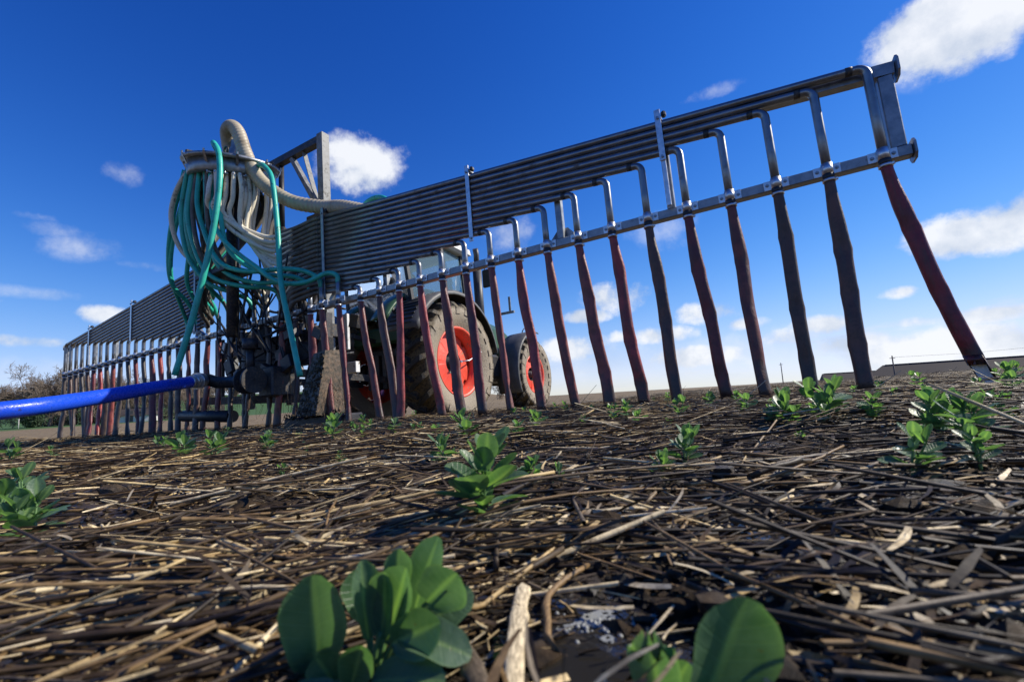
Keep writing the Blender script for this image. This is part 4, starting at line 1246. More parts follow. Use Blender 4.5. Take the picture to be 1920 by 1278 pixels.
# single stalks close to the lens: each one an object, sharing a few meshes
stalk_me = []
for q in range(14):
    r = random.Random(300 + q)
    mb = MB(); pts = []; rad = []
    M = 9; bend = r.gauss(0, 0.03); bend2 = r.gauss(0, 0.02)
    for j in range(M):
        t = j / (M - 1)
        pts.append((t - 0.5, bend * sin(pi * t) + 0.01 * r.gauss(0, 1) * .3, bend2 * sin(pi * t * 1.3)))
        rad.append(0.011 * (1 - 0.25 * t) * (1.25 if j in (3, 6) else 1.0) * r.uniform(.92, 1.05))
    # unit length; the section is set through the object's scale
    n = 8; vs = []
    for (x, y, z), rr_ in zip(pts, rad):
        for k in range(n):
            a = 2 * pi * k / n
            vs.append((x, y + cos(a) * rr_, z + sin(a) * rr_ * r.uniform(.8, 1)))
    fs = [[j * n + k, j * n + (k + 1) % n, (j + 1) * n + (k + 1) % n, (j + 1) * n + k] for j in range(M - 1) for k in range(n)]
    mb.add(vs, fs, True)
    # ragged split ends
    for e_, sx_ in ((0, -1), (M - 1, 1)):
        c = len(mb.v)
        mb.add([(pts[e_][0] - sx_ * .02, pts[e_][1], pts[e_][2])], [])
        for k in range(n):
            i0, i1 = e_ * n + k, e_ * n + (k + 1) % n
            mb.f.append([i0, i1, c] if sx_ > 0 else [i1, i0, c]); mb.sm.append(False)
    stalk_me.append(mb.mesh('straw_stalk', M_straw))
r = random.Random(4)
mb = MB(); vs = []; n = 10
for j in range(12):
    t = j / 11
    for k in range(n):
        a = 2 * pi * k / n
        rad_ = 0.011 * (1 + .12 * r.uniform(-1, 1)) * (1.15 if j == 7 else 1)
        ragged = r.uniform(-.05, .03) if j in (0, 11) else 0
        vs.append((t - .5 + ragged, cos(a) * rad_ + .004 * sin(t * 3), sin(a) * rad_))
mb.add(vs, [[j * n + k, j * n + (k + 1) % n, (j + 1) * n + (k + 1) % n, (j + 1) * n + k] for j in range(11) for k in range(n)], True)
mb.add([vs[k] for k in range(n)], [list(range(n - 1, -1, -1))]); mb.add([vs[11 * n + k] for k in range(n)], [list(range(n))])
thick_me = mb.mesh('straw_stalk', M_straw)
rs = random.Random(21)
count = 0
LAID = [((-0.029, 0.242), (0.077, 0.457), 0.0022, 'P'), ((-0.008, 0.217), (-0.001, 0.309), 0.005, 'P'), ((-0.043, 0.268), (-0.022, 0.218), 0.0052, 'M'), ((-0.383, 0.35), (-0.342, 0.44), 0.002, 'P'), ((-0.354, 0.324), (-0.234, 0.494), 0.0019, 'P'), ((-0.339, 0.552), (-0.142, 0.283), 0.002, 'D'), ((-0.294, 0.317), (-0.306, 0.564), 0.0022, 'M'), ((-0.259, 0.248), (-0.288, 0.457), 0.002, 'M'), ((-0.203, 0.257), (-0.129, 0.272), 0.0018, 'M'), ((-0.201, 0.264), (-0.151, 0.308), 0.0018, 'P'), ((0.076, 0.428), (0.27, 0.264), 0.002, 'D'), ((0.108, 0.41), (0.112, 0.293), 0.002, 'M'), ((0.098, 0.439), (0.194, 0.199), 0.0019, 'D'), ((0.144, 0.313), (0.168, 0.292), 0.0019, 'P'), ((0.094, 0.283), (0.167, 0.194), 0.002, 'D'), ((0.225, 0.387), (0.424, 0.401), 0.002, 'M'), ((0.281, 0.525), (0.317, 0.478), 0.0022, 'P'), ((0.014, 0.246), (0.045, 0.336), 0.0024, 'M'), ((-0.193, 0.407), (-0.096, 0.475), 0.0019, 'P'), ((-0.329, 0.418), (-0.306, 0.494), 0.0022, 'P'), ((0.093, 0.771), (0.029, 0.725), 0.005, 'P'), ((-0.831, 1.264), (-0.738, 1.361), 0.0075, 'P'), ((-0.142, 0.672), (-0.102, 0.715), 0.005, 'P'), ((-0.135, 0.332), (-0.051, 0.446), 0.0016, 'M')]
LAID_LABEL = {0: 'long brown straw stalk slanting up to the tall middle bean plant', 1: 'wide pale flattened stalk lying at the bottom edge', 2: 'thick brown stalk end leaning beside the large blurred bean plant', 5: 'dark bluish stalk slanting down at lower left', 13: 'short bright pale straw piece behind the huge bean leaf', 20: 'thick pale stalk end right of the tall middle bean plant', 21: 'thick cream coloured stalk lying below the hose coupling', 22: 'thick pale stalk end left of the tall middle bean plant'}
for q, (a_, b_, th_, cc) in enumerate(LAID):
    za, zb = G(*a_) + th_ + .006, G(*b_) + th_ + .006
    A_, B_ = Vector((*a_, za)), Vector((*b_, zb))
    dv = B_ - A_
    o = link('straw_stalk', thick_me if th_ > .004 else stalk_me[q % 14])
    o.location = (A_ + B_) / 2
    fl = .3 if th_ > .004 else 1
    o.scale = (dv.length, th_ / .011, th_ / .011 * fl)
    o.rotation_euler = (rs.uniform(-.4, .4), -math.atan2(dv.z, sqrt(dv.x ** 2 + dv.y ** 2)), math.atan2(dv.y, dv.x))
    o.color = (*rs.choice({'P': PALE, 'M': MIDC, 'D': DARKC}[cc]), 1)
    tag(o, LAID_LABEL.get(q, 'broken straw stalk lying on the dark soil near the camera'), 'straw', 'straw stalks lying in the foreground')
    count += 1
while count < 300:
    d = 0.15 * (1.55 / 0.15) ** (rs.random() ** 0.9)
    a = rs.uniform(radians(-62), radians(62))
    x, y = d * sin(a), d * cos(a)
    if d < 0.17 and abs(a) < 0.6: continue
    ln = rs.choice([rs.uniform(.06, .14), rs.uniform(.15, .30), rs.uniform(.25, .45)]) * (0.6 + 0.4 * min(1, d / .6))
    ang = lay_angle(x, y, rs)
    # keep the lens clear
    ex_, ey_ = cos(ang) * ln / 2, sin(ang) * ln / 2
    if min((x + t * ex_) ** 2 + (y + t * ey_) ** 2 for t in (-1, -.5, 0, .5, 1)) < 0.13 ** 2: continue
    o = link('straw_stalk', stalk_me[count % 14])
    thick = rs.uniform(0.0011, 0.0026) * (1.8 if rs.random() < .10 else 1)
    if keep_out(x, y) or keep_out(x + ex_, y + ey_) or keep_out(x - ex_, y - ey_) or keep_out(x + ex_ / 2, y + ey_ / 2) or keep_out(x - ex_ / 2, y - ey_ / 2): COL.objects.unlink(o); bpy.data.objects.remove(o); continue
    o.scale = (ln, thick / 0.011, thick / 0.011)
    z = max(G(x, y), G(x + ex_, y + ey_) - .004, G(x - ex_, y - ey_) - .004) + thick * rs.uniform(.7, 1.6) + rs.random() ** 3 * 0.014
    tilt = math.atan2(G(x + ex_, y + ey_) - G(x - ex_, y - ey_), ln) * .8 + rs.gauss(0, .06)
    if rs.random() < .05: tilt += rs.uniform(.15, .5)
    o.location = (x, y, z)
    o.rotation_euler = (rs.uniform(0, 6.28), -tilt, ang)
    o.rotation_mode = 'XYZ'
    o.color = (*straw_colour(rs, 0.18 * sstep(.1, .7, x / y)), 1)  # darker picks to the right: shade of backlit stalks put into their colour
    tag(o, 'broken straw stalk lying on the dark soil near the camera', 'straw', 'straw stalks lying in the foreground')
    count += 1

def straw_mesh(name, N_, d0, d1, lens, thick, seed, lift, power=1.0, sides=4, amax=72):
    r = random.Random(seed)
    V = np.zeros((N_, 3, sides, 3), np.float32); C = np.ones((N_, 3, sides, 4), np.float32)
    i = 0
    an = np.arange(sides) * 2 * pi / sides
    ca, sa = np.cos(an), np.sin(an)
    while i < N_:
        d = d0 * (d1 / d0) ** (r.random() ** power)
        a = r.uniform(radians(-amax), radians(amax))
        x, y = d * sin(a), d * cos(a)
        lx, ly = to_l(x, y)
        if ly > 0.4 and lx < 0.5 and r.random() < 0.93: continue
        ln = r.uniform(*lens); th = thick[0] + (thick[1] - thick[0]) * r.random() ** 1.5 * (1.5 if r.random() < .1 else 1)
        ang = lay_angle(x, y, r)
        dx, dy = cos(ang), sin(ang)
        if (x - dx * ln / 2) ** 2 + (y - dy * ln / 2) ** 2 < 0.014 or (x + dx * ln / 2) ** 2 + (y + dy * ln / 2) ** 2 < 0.014 or d < .12: continue
        if (ln > .03 and (keep_out(x, y) or keep_out(x + dx * ln * .5, y + dy * ln * .5) or keep_out(x - dx * ln * .5, y - dy * ln * .5) or keep_out(x + dx * ln * .25, y + dy * ln * .25) or keep_out(x - dx * ln * .25, y - dy * ln * .25))) or (d < 4 and noise.noise(Vector((x * 2.6 + 5, y * 2.6, 1.7))) < .09 and r.random() < .86): continue
        z = G(x, y)
        up = lift * r.random() ** 2.2 + th
        tz = r.gauss(0, 0.10)
        if d > 2 and r.random() < 0.02: tz = r.uniform(.3, 1.1)
        bend = r.gauss(0, 0.06 if r.random() < .75 else .22) * ln
        gz = (G(x + dx * ln / 2, y + dy * ln / 2) - G(x - dx * ln / 2, y - dy * ln / 2)) / ln if d < 3 else 0
        tz += gz * .8
        col = straw_colour(r, 0.18 * sstep(.1, .7, x / y) * sstep(2.5, .8, d))  # near right straw coloured darker, painting in the shaded side seen against the sun
        for j, t in enumerate((-.5, 0, .5)):
            px_, py_ = x + dx * ln * t - dy * bend * (1 - abs(t) * 2), y + dy * ln * t + dx * bend * (1 - abs(t) * 2)
            pz_ = z + up + tz * ln * t
            tt = th * (1 - .15 * j)
            V[i, j, :, 0] = px_ - dy * ca * tt
            V[i, j, :, 1] = py_ + dx * ca * tt
            V[i, j, :, 2] = pz_ + sa * tt
        C[i, :, :, :3] = col
        i += 1
    base = (np.arange(N_) * 3 * sides)[:, None, None]
    jj, kk_ = np.meshgrid(np.arange(2), np.arange(sides), indexing='ij')
    q4 = np.stack([jj * sides + kk_, jj * sides + (kk_ + 1) % sides, (jj + 1) * sides + (kk_ + 1) % sides, (jj + 1) * sides + kk_], -1).reshape(-1, 4)
    Q = (base + q4[None]).reshape(-1, 4)
    return np_mesh(name, V.reshape(-1, 3), Q, M_straw_s, True, C.reshape(-1, 4))
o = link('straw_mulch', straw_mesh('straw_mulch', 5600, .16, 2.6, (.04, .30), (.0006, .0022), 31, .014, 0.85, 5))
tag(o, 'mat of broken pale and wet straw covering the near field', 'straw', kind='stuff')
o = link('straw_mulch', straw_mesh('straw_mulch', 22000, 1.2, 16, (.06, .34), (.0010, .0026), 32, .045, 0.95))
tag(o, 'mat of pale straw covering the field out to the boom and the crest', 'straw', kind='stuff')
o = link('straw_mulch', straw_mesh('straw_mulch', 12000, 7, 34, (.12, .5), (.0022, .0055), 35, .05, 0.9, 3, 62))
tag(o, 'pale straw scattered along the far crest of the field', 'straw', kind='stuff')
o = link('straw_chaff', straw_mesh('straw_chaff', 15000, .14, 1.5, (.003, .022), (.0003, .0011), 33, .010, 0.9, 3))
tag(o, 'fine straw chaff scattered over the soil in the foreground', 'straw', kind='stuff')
def shred_mesh(name, N_, d0, d1, lens, wid, seed):
    """torn straw leaves: thin curled and twisted ribbons"""
    r = random.Random(seed); VS = []; CS = []; NJ = 5; i = 0
    while i < N_:
        d = d0 * (d1 / d0) ** (r.random() ** .9); a = r.uniform(-1.2, 1.2)
        x, y = d * sin(a), d * cos(a); lx, ly = to_l(x, y)
        if (ly > .4 and lx < .5) or keep_out(x, y): continue
        ln, wd = r.uniform(*lens), r.uniform(*wid)
        ang = lay_angle(x, y, r) + r.gauss(0, .5); z = G(x, y) + .002 + .012 * r.random() ** 2
        curl = r.gauss(0, .8); tw0, tw = r.uniform(-.9, .9), r.gauss(0, 1.3); pit = r.gauss(.05, .28)
        px_, py_, pz_ = x, y, z
        col = straw_colour(r, -.06)
        for j in range(NJ):
            t = j / (NJ - 1)
            aa = ang + curl * t
            w2 = wd * (.55 + .45 * sin(pi * (t * .8 + .15))) * r.uniform(.8, 1.1)
            tws = tw0 + tw * t
            nx, ny, nz_ = -sin(aa) * cos(tws), cos(aa) * cos(tws), sin(tws)
            VS += [(px_ - nx * w2, py_ - ny * w2, pz_ - nz_ * w2 * .6), (px_ + nx * w2, py_ + ny * w2, pz_ + nz_ * w2 * .6)]
            CS += [(*col, 1)] * 2
            px_ += cos(aa) * ln / NJ; py_ += sin(aa) * ln / NJ; pz_ += (pit - .5 * t * abs(pit)) * ln / NJ
        i += 1
    b = (np.arange(N_) * NJ * 2)[:, None, None]
    q4 = np.array([[2 * j, 2 * j + 1, 2 * j + 3, 2 * j + 2] for j in range(NJ - 1)])
    return np_mesh(name, VS, (b + q4[None]).reshape(-1, 4), M_straw_s, True, CS)
o = link('straw_shreds', shred_mesh('straw_shreds', 5200, .15, 1.6, (.012, .07), (.0008, .0030), 36))
tag(o, 'torn curled straw leaves lying between the near stalks', 'straw', kind='stuff')
o = link('straw_shreds', shred_mesh('straw_shreds', 5000, 1.2, 9, (.04, .14), (.0014, .0042), 37))
tag(o, 'torn straw leaves scattered over the middle of the field', 'straw', kind='stuff')
# crumbs of wet soil
r = random.Random(41); NC = 11000
ico = np.array([(0, 0, 1), (.89, 0, .45), (.28, .85, .45), (-.72, .53, .45), (-.72, -.53, .45), (.28, -.85, .45), (.72, .53, -.45), (-.28, .85, -.45), (-.89, 0, -.45), (-.28, -.85, -.45), (.72, -.53, -.45), (0, 0, -1)], np.float32)
icf = np.array([(0, 1, 2), (0, 2, 3), (0, 3, 4), (0, 4, 5), (0, 5, 1), (1, 6, 2), (2, 7, 3), (3, 8, 4), (4, 9, 5), (5, 10, 1), (2, 6, 7), (3, 7, 8), (4, 8, 9), (5, 9, 10), (1, 10, 6), (6, 11, 7), (7, 11, 8), (8, 11, 9), (9, 11, 10), (10, 11, 6)])
VV = []
for i in range(NC):
    d = .15 * (2.2 / .15) ** r.random(); a = r.uniform(-1.2, 1.2)
    x, y = d * sin(a), d * cos(a)
    s_ = r.uniform(.0012, .0042) * (1 + 1.4 * d * r.random()) * (2.6 if r.random() < .06 else 1)
    VV.append(ico * (rng.uniform(.6, 1.25, (12, 1)) * np.array([s_ * r.uniform(.8, 1.5), s_, s_ * r.uniform(.5, .9)])) + np.array([x, y, G(x, y) + s_ * .3]))
o = link('soil_crumbs', np_mesh('soil_crumbs', np.concatenate(VV), None, M_soil, False, tris=(np.arange(NC)[:, None, None] * 12 + icf[None]).reshape(-1, 3)))
tag(o, 'crumbs of dark wet soil between the straw', 'soil', kind='stuff')

# ------------------------------------------------------------------ bean plants
def leaf_mesh(B, Tp, W, Nrm, fold=0.35, curl=0.12, wave=0.05, seed=0, bite=False, NL=11, NWD=8):
    r = random.Random(seed)
    B, Tp, Nrm = Vector(B), Vector(Tp), Vector(Nrm)
    ax = Tp - B; L = ax.length; ax.normalize()
    s = ax.cross(Nrm).normalized(); nn = s.cross(ax)
    if nn.dot(Nrm) < 0: nn = -nn
    vs, cols = [], []
    ph = r.uniform(0, 6)
    for i in range(NL + 1):
        t = 0.5 - 0.5 * cos(pi * i / NL)
        ae = (t - .56) / (.56 if t < .56 else .44)
        sh = max(0.04 if t < .5 else 0.30, (1 - min(1, abs(ae)) ** 2.2) ** 0.5)
        fold_t = fold * (1 - .55 * t)
        for j in range(NWD + 1):
            c = 2 * j / NWD - 1
            hw = W * 0.5 * sh * (1 + wave * sin(t * 9 + ph + c))
            tt = t - (0.20 * abs(sin(c * 4 + 1)) + .06 if bite and t > .8 else 0)
            p = B + ax * (L * (tt + (-0.012 * c * c if t > .9 else 0)))
            p += s * (hw * c * cos(fold_t * abs(c))) + nn * (hw * abs(c) ** 1.4 * sin(fold_t) + curl * L * (t * t) - curl * L * .3 * t)
            p += nn * (wave * W * .35 * sin(t * 7 + ph) * c * abs(c))
            vs.append(p)
            rb = exp(-((c * (sh + .1)) / 0.055) ** 2) * (1 - .5 * t)
            edge = 0.28 if abs(c) > .99 or i == NL else 0
            cols.append((max(rb, edge), abs(c), t, 1))
    m = NWD + 1
    fs = [[i * m + j, i * m + j + 1, (i + 1) * m + j + 1, (i + 1) * m + j] for i in range(NL) for j in range(NWD)]
    return np_mesh('leaf', [tuple(v) for v in vs], fs, M_leaf, True, cols)
def bean(name, x, y, h, label, group=None, seed=0, nst=2, detail=True, z=None):
    r = random.Random(seed)
    root = empty(name, Matrix.Translation((x, y, G(x, y) if z is None else z)))
    tag(root, label, 'bean plant', group)
    for s_i in range(nst):
        a = r.uniform(0, 2 * pi); lean = r.uniform(.08, .35) if nst > 1 else .1
        hh = h * r.uniform(.72, 1.0)
        top = Vector((cos(a) * lean * hh, sin(a) * lean * hh, hh * .8))
        sp = catmull([(0, 0, -.004), top * .5 + Vector((0, 0, hh * .06)), top], 5)
        MB().tube(sp, [.0022 * (1 - .5 * i / len(sp)) * (h / .09) ** .5 for i in range(len(sp))], 6).build('stem', M_stem, root)
        nn_ = 3 if detail else 2
        for k in range(nn_ + 1):
            t = .35 + .65 * k / nn_
            p = sp[min(len(sp) - 1, int(t * (len(sp) - 1)))]
            for sd in ((0, 1) if k < nn_ else (0, 1, 2)):
                aa = a + k * 2.1 + sd * (pi if k < nn_ else 2.1) + r.uniform(-.5, .5)
                elev = r.uniform(.15, .75) if k < nn_ else r.uniform(.8, 1.25)
                L = h * r.uniform(.36, .50) * (1 if k < nn_ else .8)
                pe = L * .22
                d = Vector((cos(aa) * cos(elev), sin(aa) * cos(elev), sin(elev)))
                b_ = p + d * pe
                nrm = Vector((-cos(aa) * sin(elev), -sin(aa) * sin(elev), cos(elev))) + Vector((r.gauss(0, .25), r.gauss(0, .25), 0))
                lm = leaf_mesh(b_, b_ + d * L, L * r.uniform(.58, .75), nrm, r.uniform(.1, .55), r.uniform(-.18, .22), .05, r.randint(0, 9999), NL=9 if detail else 5, NWD=6 if detail else 4)
                lf = link('leaf', lm, root)
                MB().tube([p, b_], .0011 * (h / .09) ** .5, 5, False).build('leaf_stalk', M_stem, lf)
    return root

NEAR = [  # x, y, height, stems, label
 (-0.039, 0.459, 0.080, 3, 'tall leafy bean plant in the middle of the foreground straw'),
 (-0.56, 0.539, 0.062, 3, 'broad leaved bean plant at the left edge of the picture'),
 (-0.93, 0.872, 0.075, 2, 'bean clump behind the broad leaved plant at the left edge'),
 (-0.72, 0.641, 0.065, 2, 'bean plant cut by the left picture edge'),
 (-1.089, 1.51, 0.085, 2, 'left of the two bean plants below the blue hose coupling'),
 (-1.03, 1.56, 0.09, 2, 'right of the two bean plants below the blue hose coupling'),
 (-0.95, 1.767, 0.075, 2, 'small bean plant below the muddy skid foot'),
 (-0.148, 1.40, 0.085, 2, 'bean plant with round upright leaves in front of the rear wheel'),
 (-0.160, 1.02, 0.065, 2, 'low bean plant just in front of the round leaved one'),
 (0.006, 1.335, 0.060, 2, 'dark small bean plant right of the rear wheel base'),
 (0.02, 0.706, 0.040, 3, 'low feathery bean plant behind the tall middle one'),
 (0.052, 0.640, 0.030, 1, 'single pale bean leaf beside the brown stalk end'),
 (0.190, 0.631, 0.038, 2, 'left bean seedling of the pair right of centre'),
 (0.252, 0.718, 0.055, 2, 'upright bean seedling of the pair right of centre'),
 (0.383, 1.445, 0.055, 2, 'grey green bean plant below the eighth drop hose'),
 (0.43, 1.318, 0.038, 1, 'tiny bean seedling right of the grey green plant'),
 (0.253, 1.748, 0.050, 1, 'small bean seedling under the hanging hoses in the middle'),
 (-0.582, 2.193, 0.07, 2, 'left plant of the low bean row in front of the tractor'),
 (-0.422, 1.924, 0.065, 2, 'middle plant of the low bean row in front of the tractor'),
 (-0.300, 1.719, 0.065, 2, 'right plant of the low bean row in front of the tractor'),
 (0.703, 1.234, 0.092, 3, 'sunlit bean plant under the third hose from the right'),
 (0.735, 1.10, 0.088, 3, 'dark leaved bean plant beside the sunlit one'),
 (0.823, 1.07, 0.062, 2, 'bean plant with pale young leaves between two clumps at right'),
 (0.701, 0.774, 0.076, 3, 'bright green bean plant under the pale cut hose end'),
 (0.62, 0.640, 0.070, 3, 'bright bean plant with big round leaves at far right'),
 (0.435, 0.523, 0.052, 2, 'bean plant with one curled glossy leaf at right'),
 (0.500, 0.510, 0.038, 2, 'small shaded bean plant right of the curled leaf'),
 (1.024, 0.991, 0.06, 2, 'bean plant at the right picture edge'),
]
for i, (x, y, h, ns, lab) in enumerate(NEAR):
    bean('bean_plant', x, y, h * 1.08, lab, 'bean plants growing through the straw', 500 + i, ns, True)
FAR = [(2.43, 2.775, .10), (2.063, 2.054, .06), (1.804, 1.683, .08), (3.325, 3.051, .11), (-0.487, 0.96, .03), (-2.499, 2.482, .07), (-1.776, 2.296, .08), (0.787, 1.602, .05), (0.646, 2.635, .08), (-1.323, 3.958, .10), (-2.612, 2.382, .12),
       (-0.448, 1.173, .03), (-0.926, 2.868, .07), (0.074, 2.09, .035), (0.548, 0.905, .025), (1.79, 2.443, .06), (1.364, 1.659, .045), (-1.083, 2.288, .05), (-2.9, 4.6, .09)]
rf_ = random.Random(77)
for q in range(46):
    d = rf_.uniform(2.2, 11); a = rf_.uniform(radians(-30), radians(62))
    FAR.append((d * sin(a), d * cos(a), rf_.uniform(.05, .12)))
for q in range(34):
    d = rf_.uniform(1.3, 4.5); a = rf_.uniform(radians(-25), radians(52))
    FAR.append((d * sin(a), d * cos(a), rf_.uniform(.04, .09)))
protos = []
for i, (x, y, h) in enumerate(FAR):
    lab = 'small far bean plant dotted over the straw field'
    grp = 'small bean plants scattered over the field'
    if i < 8:
        protos.append((bean('bean_plant', x, y, h, lab, grp, 900 + i, 2, False), h))
    else:
        src, h0 = protos[i % 8]
        o = src.copy(); COL.objects.link(o)
        o.location = (x, y, G(x, y)); o.rotation_euler = (0, 0, rf_.uniform(0, 6.28)); s_ = h / h0
        o.scale = (s_, s_, s_)
        for ch in list(src.children):
            c = ch.copy(); COL.objects.link(c); c.parent = o
            for g in list(ch.children):
                e = g.copy(); COL.objects.link(e); e.parent = c

# the two plants right in front of the lens, leaf by leaf
PA = [((-0.109, .25, -.0153), (-.1073, .243, .0373), .033, (0.25, -1, .3), .55, .12), ((-.0827, .25, 0), (-.085, .245, .0407), .019, (.8, -.7, .1), .75, .08), ((-.0759, .25, 0), (-.0695, .245, .0352), .020, (-.4, -1, .2), .6, .15),
      ((-.074, .25, 0), (-.0579, .243, .0367), .026, (-.45, -1, .3), .65, .12), ((-.0611, .262, .007), (-.0478, .258, .0455), .022, (-.6, -1, .0), .35, -.1), ((-.0519, .25, .0161), (-.0345, .245, .0325), .028, (.4, -1, .25), .35, .12),
      ((-.0661, .245, .0046), (-.0289, .235, .0007), .022, (.1, -.6, 1), .45, -.25), ((-.0676, .24, .0021), (-.043, .235, .0125), .023, (.3, -1, .3), .5, -.05), ((-.0763, .235, -.012), (-.0405, .225, -.0062), .024, (.05, -.55, 1), .4, -.12),
      ((-.0967, .24, -.014), (-.1034, .235, .001), .017, (0.3, -1, .4), .5, .1), ((-.0858, .235, -.012), (-.0785, .23, .008), .018, (.2, -1, .3), .55, .1), ((-.085, .262, .004), (-.094, .262, .030), .021, (.5, -1, .2), .4, .1),
      ((-.07, .255, .012), (-.066, .252, .044), .017, (.2, -1, 0), .7, .15), ((-.055, .255, .002), (-.030, .26, .017), .021, (.2, -.8, .6), .4, -.15), ((-.09, .23, -.016), (-.112, .222, -.010), .018, (0, -.6, 1), .4, -.2), ((-.065, .228, -.014), (-.05, .216, -.014), .018, (0, -.5, 1), .4, -.2)]
def hero(x, y, leaves, label, seed):
    z = G(x, y); root = empty('bean_plant', Matrix.Translation((x, y, z)))
    tag(root, label, 'bean plant', 'bean plants growing through the straw')
    o0 = Vector((x, y, z))
    MB().tube(catmull([(0, 0, -.004), (.001, .001, .012), (.004, .003, .024)], 4), .0019, 8).build('stem', M_stem, root)
    for i, (b, t, W, nr, fo, cu_) in enumerate(leaves):
        b, t = Vector(b) - o0, Vector(t) - o0
        lf = link('leaf', leaf_mesh(b, t, W, nr, fo, cu_, .06, seed + i, bite=(seed == 60 and i == 1), NL=18, NWD=12), root)
        MB().tube(catmull([(0, 0, .0), b * .5 + Vector((0, 0, -.001)), b], 4), .0011, 6, False).build('leaf_stalk', M_stem, lf)
hero(-0.080, 0.248, PA, 'large blurred bean plant with many upright leaves at the bottom edge', 40)
PB = [((.0672, .2, -.014), (.0885, .2, .0335), .050, (.5, -1, .15), .38, .10), ((.0514, .2, -.012), (.0496, .2, .0268), .021, (-.3, -1, .1), .6, .08), ((.056, .21, -.012), (.066, .205, .006), .017, (0, -1, .5), .4, .1)]
hero(0.059, 0.203, PB, 'one huge round bean leaf beside a nibbled one, closest to the camera', 60)

# ------------------------------------------------------------------ trees, buildings and poles far off
def P_at(u, v0, d):
    c = px_dir(u, v0); k = d / c.y
    return c.x * k, d
def tree_meshes(seed, h, spread, levels=5):
    r = random.Random(seed)
    trunk, crown = MB(), MB()
    def branch(p, d, L, rad, lev):
        n = 4 if lev < 2 else 3
        q = p; pts = [p]; dd = d
        for j in range(n):
            dd = (dd + Vector((r.gauss(0, .16), r.gauss(0, .16), r.gauss(.04, .10)))).normalized()
            q = q + dd * L / n; pts.append(q)
        tgt = trunk if lev < 2 else crown
        tgt.tube(pts, [max(.022, rad * (1 - .55 * i / n)) for i in range(n + 1)], 6 if lev < 2 else 3, False)
        if lev >= levels: return
        kids = [7, 5, 5, 4, 4][min(lev, 4)]
        for k in range(kids):
            t = r.uniform(.35, 1.0) if lev else r.uniform(.42, 1.0)
            i = min(n - 1, int(t * n)); bp = pts[i].lerp(pts[i + 1], t * n - i)
            a = r.uniform(0, 2 * pi)
            side = dd.cross(Vector((cos(a), sin(a), .3))).normalized()
            nd = (dd * r.uniform(.35, .8) + side * spread * r.uniform(.6, 1.1)).normalized()
            branch(bp, nd, L * r.uniform(.55, .78), rad * (.5 if lev else .42), lev + 1)
    branch(Vector((0, 0, -.3)), Vector((r.gauss(0, .05), r.gauss(0, .05), 1)), h * .48, h * .022, 0)
    return trunk.mesh('trunk', M_bark), crown.mesh('crown', M_twig)
TM = [tree_meshes(s, 10, sp) for s, sp in ((3, .85), (8, .95), (15, .7), (22, 1.0))]
trees = [(58, 98, 1.0), (92, 92, 1.08), (118, 97, .98), (140, 104, 1.0), (165, 100, .95), (190, 95, .90), (214, 103, .92), (238, 108, .88), (268, 100, .84), (298, 106, .82), (322, 98, .76), (352, 110, .85), (385, 104, .7), (700, 150, .5), (745, 155, .55), (935, 160, .5)]
tl = ['bare spreading tree at the left end of the wood', 'tallest bare tree of the wood, with a pale trunk', 'bare tree right of the tallest one in the wood', 'bare tree behind the two pale crossing drop hoses', 'bare tree behind the first crossed hoses', 'bare tree in the middle of the left wood', 'bare tree left of the small house', 'bare tree behind the small house roof', 'bare tree right of the small house', 'thin bare tree below the hose coupling', 'low bare tree near the hose coupling', 'bare tree behind the skid roller', 'last bare tree behind the spreader carriage', 'far bare tree seen under the tractor axle', 'far bare tree left of the rear tyre', 'far bare tree seen between the two wheels']
rt = random.Random(9)
for i, (u, d, s_) in enumerate(trees):
    x, y = P_at(u, 790, d)
    t_, c_ = TM[i % 4]
    root = empty('bare_tree'); root.location = (x, y, H(x, y)); root.rotation_euler = (0, 0, rt.uniform(0, 6.28)); root.scale = (s_ * rt.uniform(1.1, 1.35),) * 2 + (s_ * 1.22,)
    tag(root, tl[i], 'tree', 'bare trees of the wood on the left')
    link('trunk', t_, root); link('crown', c_, root)
# dark evergreen bush at the wood's edge
r = random.Random(3); mb = MB()
for q in range(2600):
    a, b, c = r.gauss(0, 1), r.gauss(0, 1), r.gauss(0, 1); k = r.random() ** .33 / sqrt(a * a + b * b + c * c)
    p = Vector((a * k * 1.7, b * k * 1.6, 1.55 + c * k * 1.6)); s_ = r.uniform(.08, .2)
    d1 = Vector((r.gauss(0, 1), r.gauss(0, 1), r.gauss(0, 1))).normalized() * s_; d2 = d1.cross(Vector((r.gauss(0, 1), r.gauss(0, 1), 1))).normalized() * s_ * .6
    mb.add([p - d1, p + d2, p + d1, p - d2], [(0, 1, 2, 3)])
x, y = P_at(60, 795, 86)
root = empty('evergreen_bush', Matrix.Translation((x, y, H(x, y)))); tag(root, 'dark round evergreen bush at the left edge of the wood', 'bush')
mb.build('foliage', M_everg, root); MB().tube([(0, 0, -.2), (.1, 0, 1.2)], [.15, .08], 8).build('trunk', M_bark, root)
# undergrowth along the wood
mb = MB()
for q in range(5200):
    u = r.uniform(60, 420); d = r.uniform(94, 112); x, y = P_at(u, 792, d); p = Vector((x, y, H(x, y) + abs(r.gauss(0, .9)) + .05)); s_ = r.uniform(.1, .35)
    d1 = Vector((r.gauss(0, 1), r.gauss(0, 1), r.gauss(0, 1))).normalized() * s_; d2 = d1.cross(Vector((r.gauss(0, 1), r.gauss(0, 1), 1))).normalized() * s_ * .35
    mb.add([p - d1, p + d2, p + d1, p - d2], [(0, 1, 2, 3)])
o = mb.build('undergrowth', simple('brown_undergrowth', (0.085, 0.072, 0.04), .9, 0, .5, .5)); tag(o, 'brown brambles and undergrowth below the bare trees', 'undergrowth', kind='stuff')
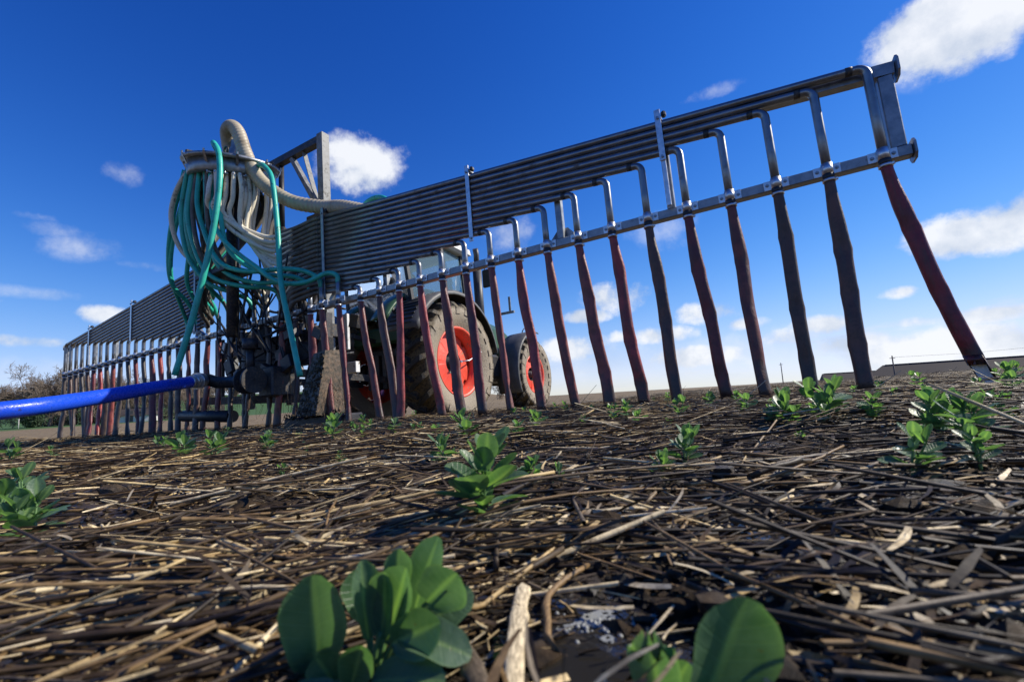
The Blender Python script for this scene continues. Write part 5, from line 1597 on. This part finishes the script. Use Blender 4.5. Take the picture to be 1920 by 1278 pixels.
# far woodland on the hill
mb = MB()
for q in range(9000):
    u = r.uniform(-500, 560); d = r.uniform(330, 420); x, y = P_at(u, 780, d); hh = 7 * r.random() ** .6
    p = Vector((x, y, H(x, y) + hh)); s_ = r.uniform(.6, 1.8)
    d1 = Vector((r.gauss(0, .5), r.gauss(0, .5), 1)).normalized() * s_; d2 = d1.cross(Vector((r.gauss(0, 1), r.gauss(0, 1), .2))).normalized() * s_ * .45
    mb.add([p - d1, p + d2, p + d1, p - d2], [(0, 1, 2, 3)])
o = mb.build('far_woodland', simple('far_winter_wood', (0.105, 0.088, 0.072), .9, 0, .4, .05)); tag(o, 'brown winter woodland along the hill on the far left', 'woodland', kind='stuff')
# field post
x, y = P_at(35, 795, 84); root = MB().tube([(0, 0, -.3), (0, 0, 1.75)], .05, 8).box((-.07, -.07, 1.751), (.07, .07, 1.79), .01).build('field_post', M_render); root.location = (x, y, H(x, y)); tag(root, 'thin pale post standing in the green field at far left', 'post')

def hip_roof(w_, d_, z0, z1, ov, hip):
    a, b = w_ / 2 + ov, d_ / 2 + ov
    vs = [(-a, -b, z0), (a, -b, z0), (a, b, z0), (-a, b, z0), (-a + hip, 0, z1), (a - hip, 0, z1)]
    return MB().add(vs, [(0, 1, 5, 4), (1, 2, 5), (2, 3, 4, 5), (3, 0, 4), (3, 2, 1, 0)])
def barn(name, u, d, w_, d_, eave, ridge, yaw, label, cat, hip, wallm, du=0):
    x, y = P_at(u, 690, d)
    root = empty(name, Matrix.Translation((x, y, H(x, y))) @ Matrix.Rotation(yaw, 4, 'Z')); tag(root, label, cat)
    MB().box((-w_ / 2, -d_ / 2, -.5), (w_ / 2, d_ / 2, eave - .01)).build('wall', wallm, root)
    rf2 = hip_roof(w_, d_, eave, ridge, .4, hip).build('roof', M_roof, root)
    MB().bar((-w_ / 2 + hip, 0, ridge + .03), (w_ / 2 - hip, 0, ridge + .03), .35, .12).build('ridge_cap', M_roof, rf2)
    MB().box((-.6, -d_ / 2 - .06, 0), (.6, -d_ / 2 - .003, 2.1)).build('door', M_wood, root)
    for q in (-.3, .3):
        MB().box((w_ * q - .5, -d_ / 2 - .05, 1.0), (w_ * q + .5, -d_ / 2 - .003, 1.9)).build('window', M_black, root)
    return root
barn('barn', 1850, 88, 36, 10, 3.4, 6.1, radians(-42), 'long dark brown barn roof rising above the crest at right', 'barn', 3.0, M_wall)
barn('house', 1592, 128, 13, 7, 3.2, 5.35, radians(-25), 'low dark roof with pale gable beyond the crest, left of the barn', 'house', .4, M_render)
barn('cottage', 256, 88, 6, 4.5, 1.2, 2.6, radians(20), 'small house with grey brown roof below the bare trees', 'house', .5, M_render)
poles = []
for i, (u, d, h) in enumerate(((1676, 84, 7.6), (1465, 120, 9.2))):
    x, y = P_at(u, 690, d)
    root = empty('utility_pole', Matrix.Translation((x, y, H(x, y)))); tag(root, ('wooden utility pole standing at the left end of the barn roof', 'thin wooden utility pole on the skyline under the middle hoses')[i], 'pole', 'utility poles on the skyline')
    MB().tube([(0, 0, -.5), (0, 0, h)], [.14, .10], 10).build('post', M_wood, root)
    MB().box((-.5, -.06, h - .5), (.5, .06, h - .4)).build('crossarm', M_wood, root)
    poles.append(Vector((x, y, H(x, y) + h - .3)))
x, y = P_at(1990, 690, 80)
o = MB().tube(catmull([poles[0], poles[0].lerp(Vector((x, y, H(x, y) + 7.6)), .5) + Vector((0, 0, -.25)), (x, y, H(x, y) + 7.6)], 6), .02, 5).build('overhead_wire', M_black); tag(o, 'thin overhead wire running right from the utility pole by the barn', 'wire')
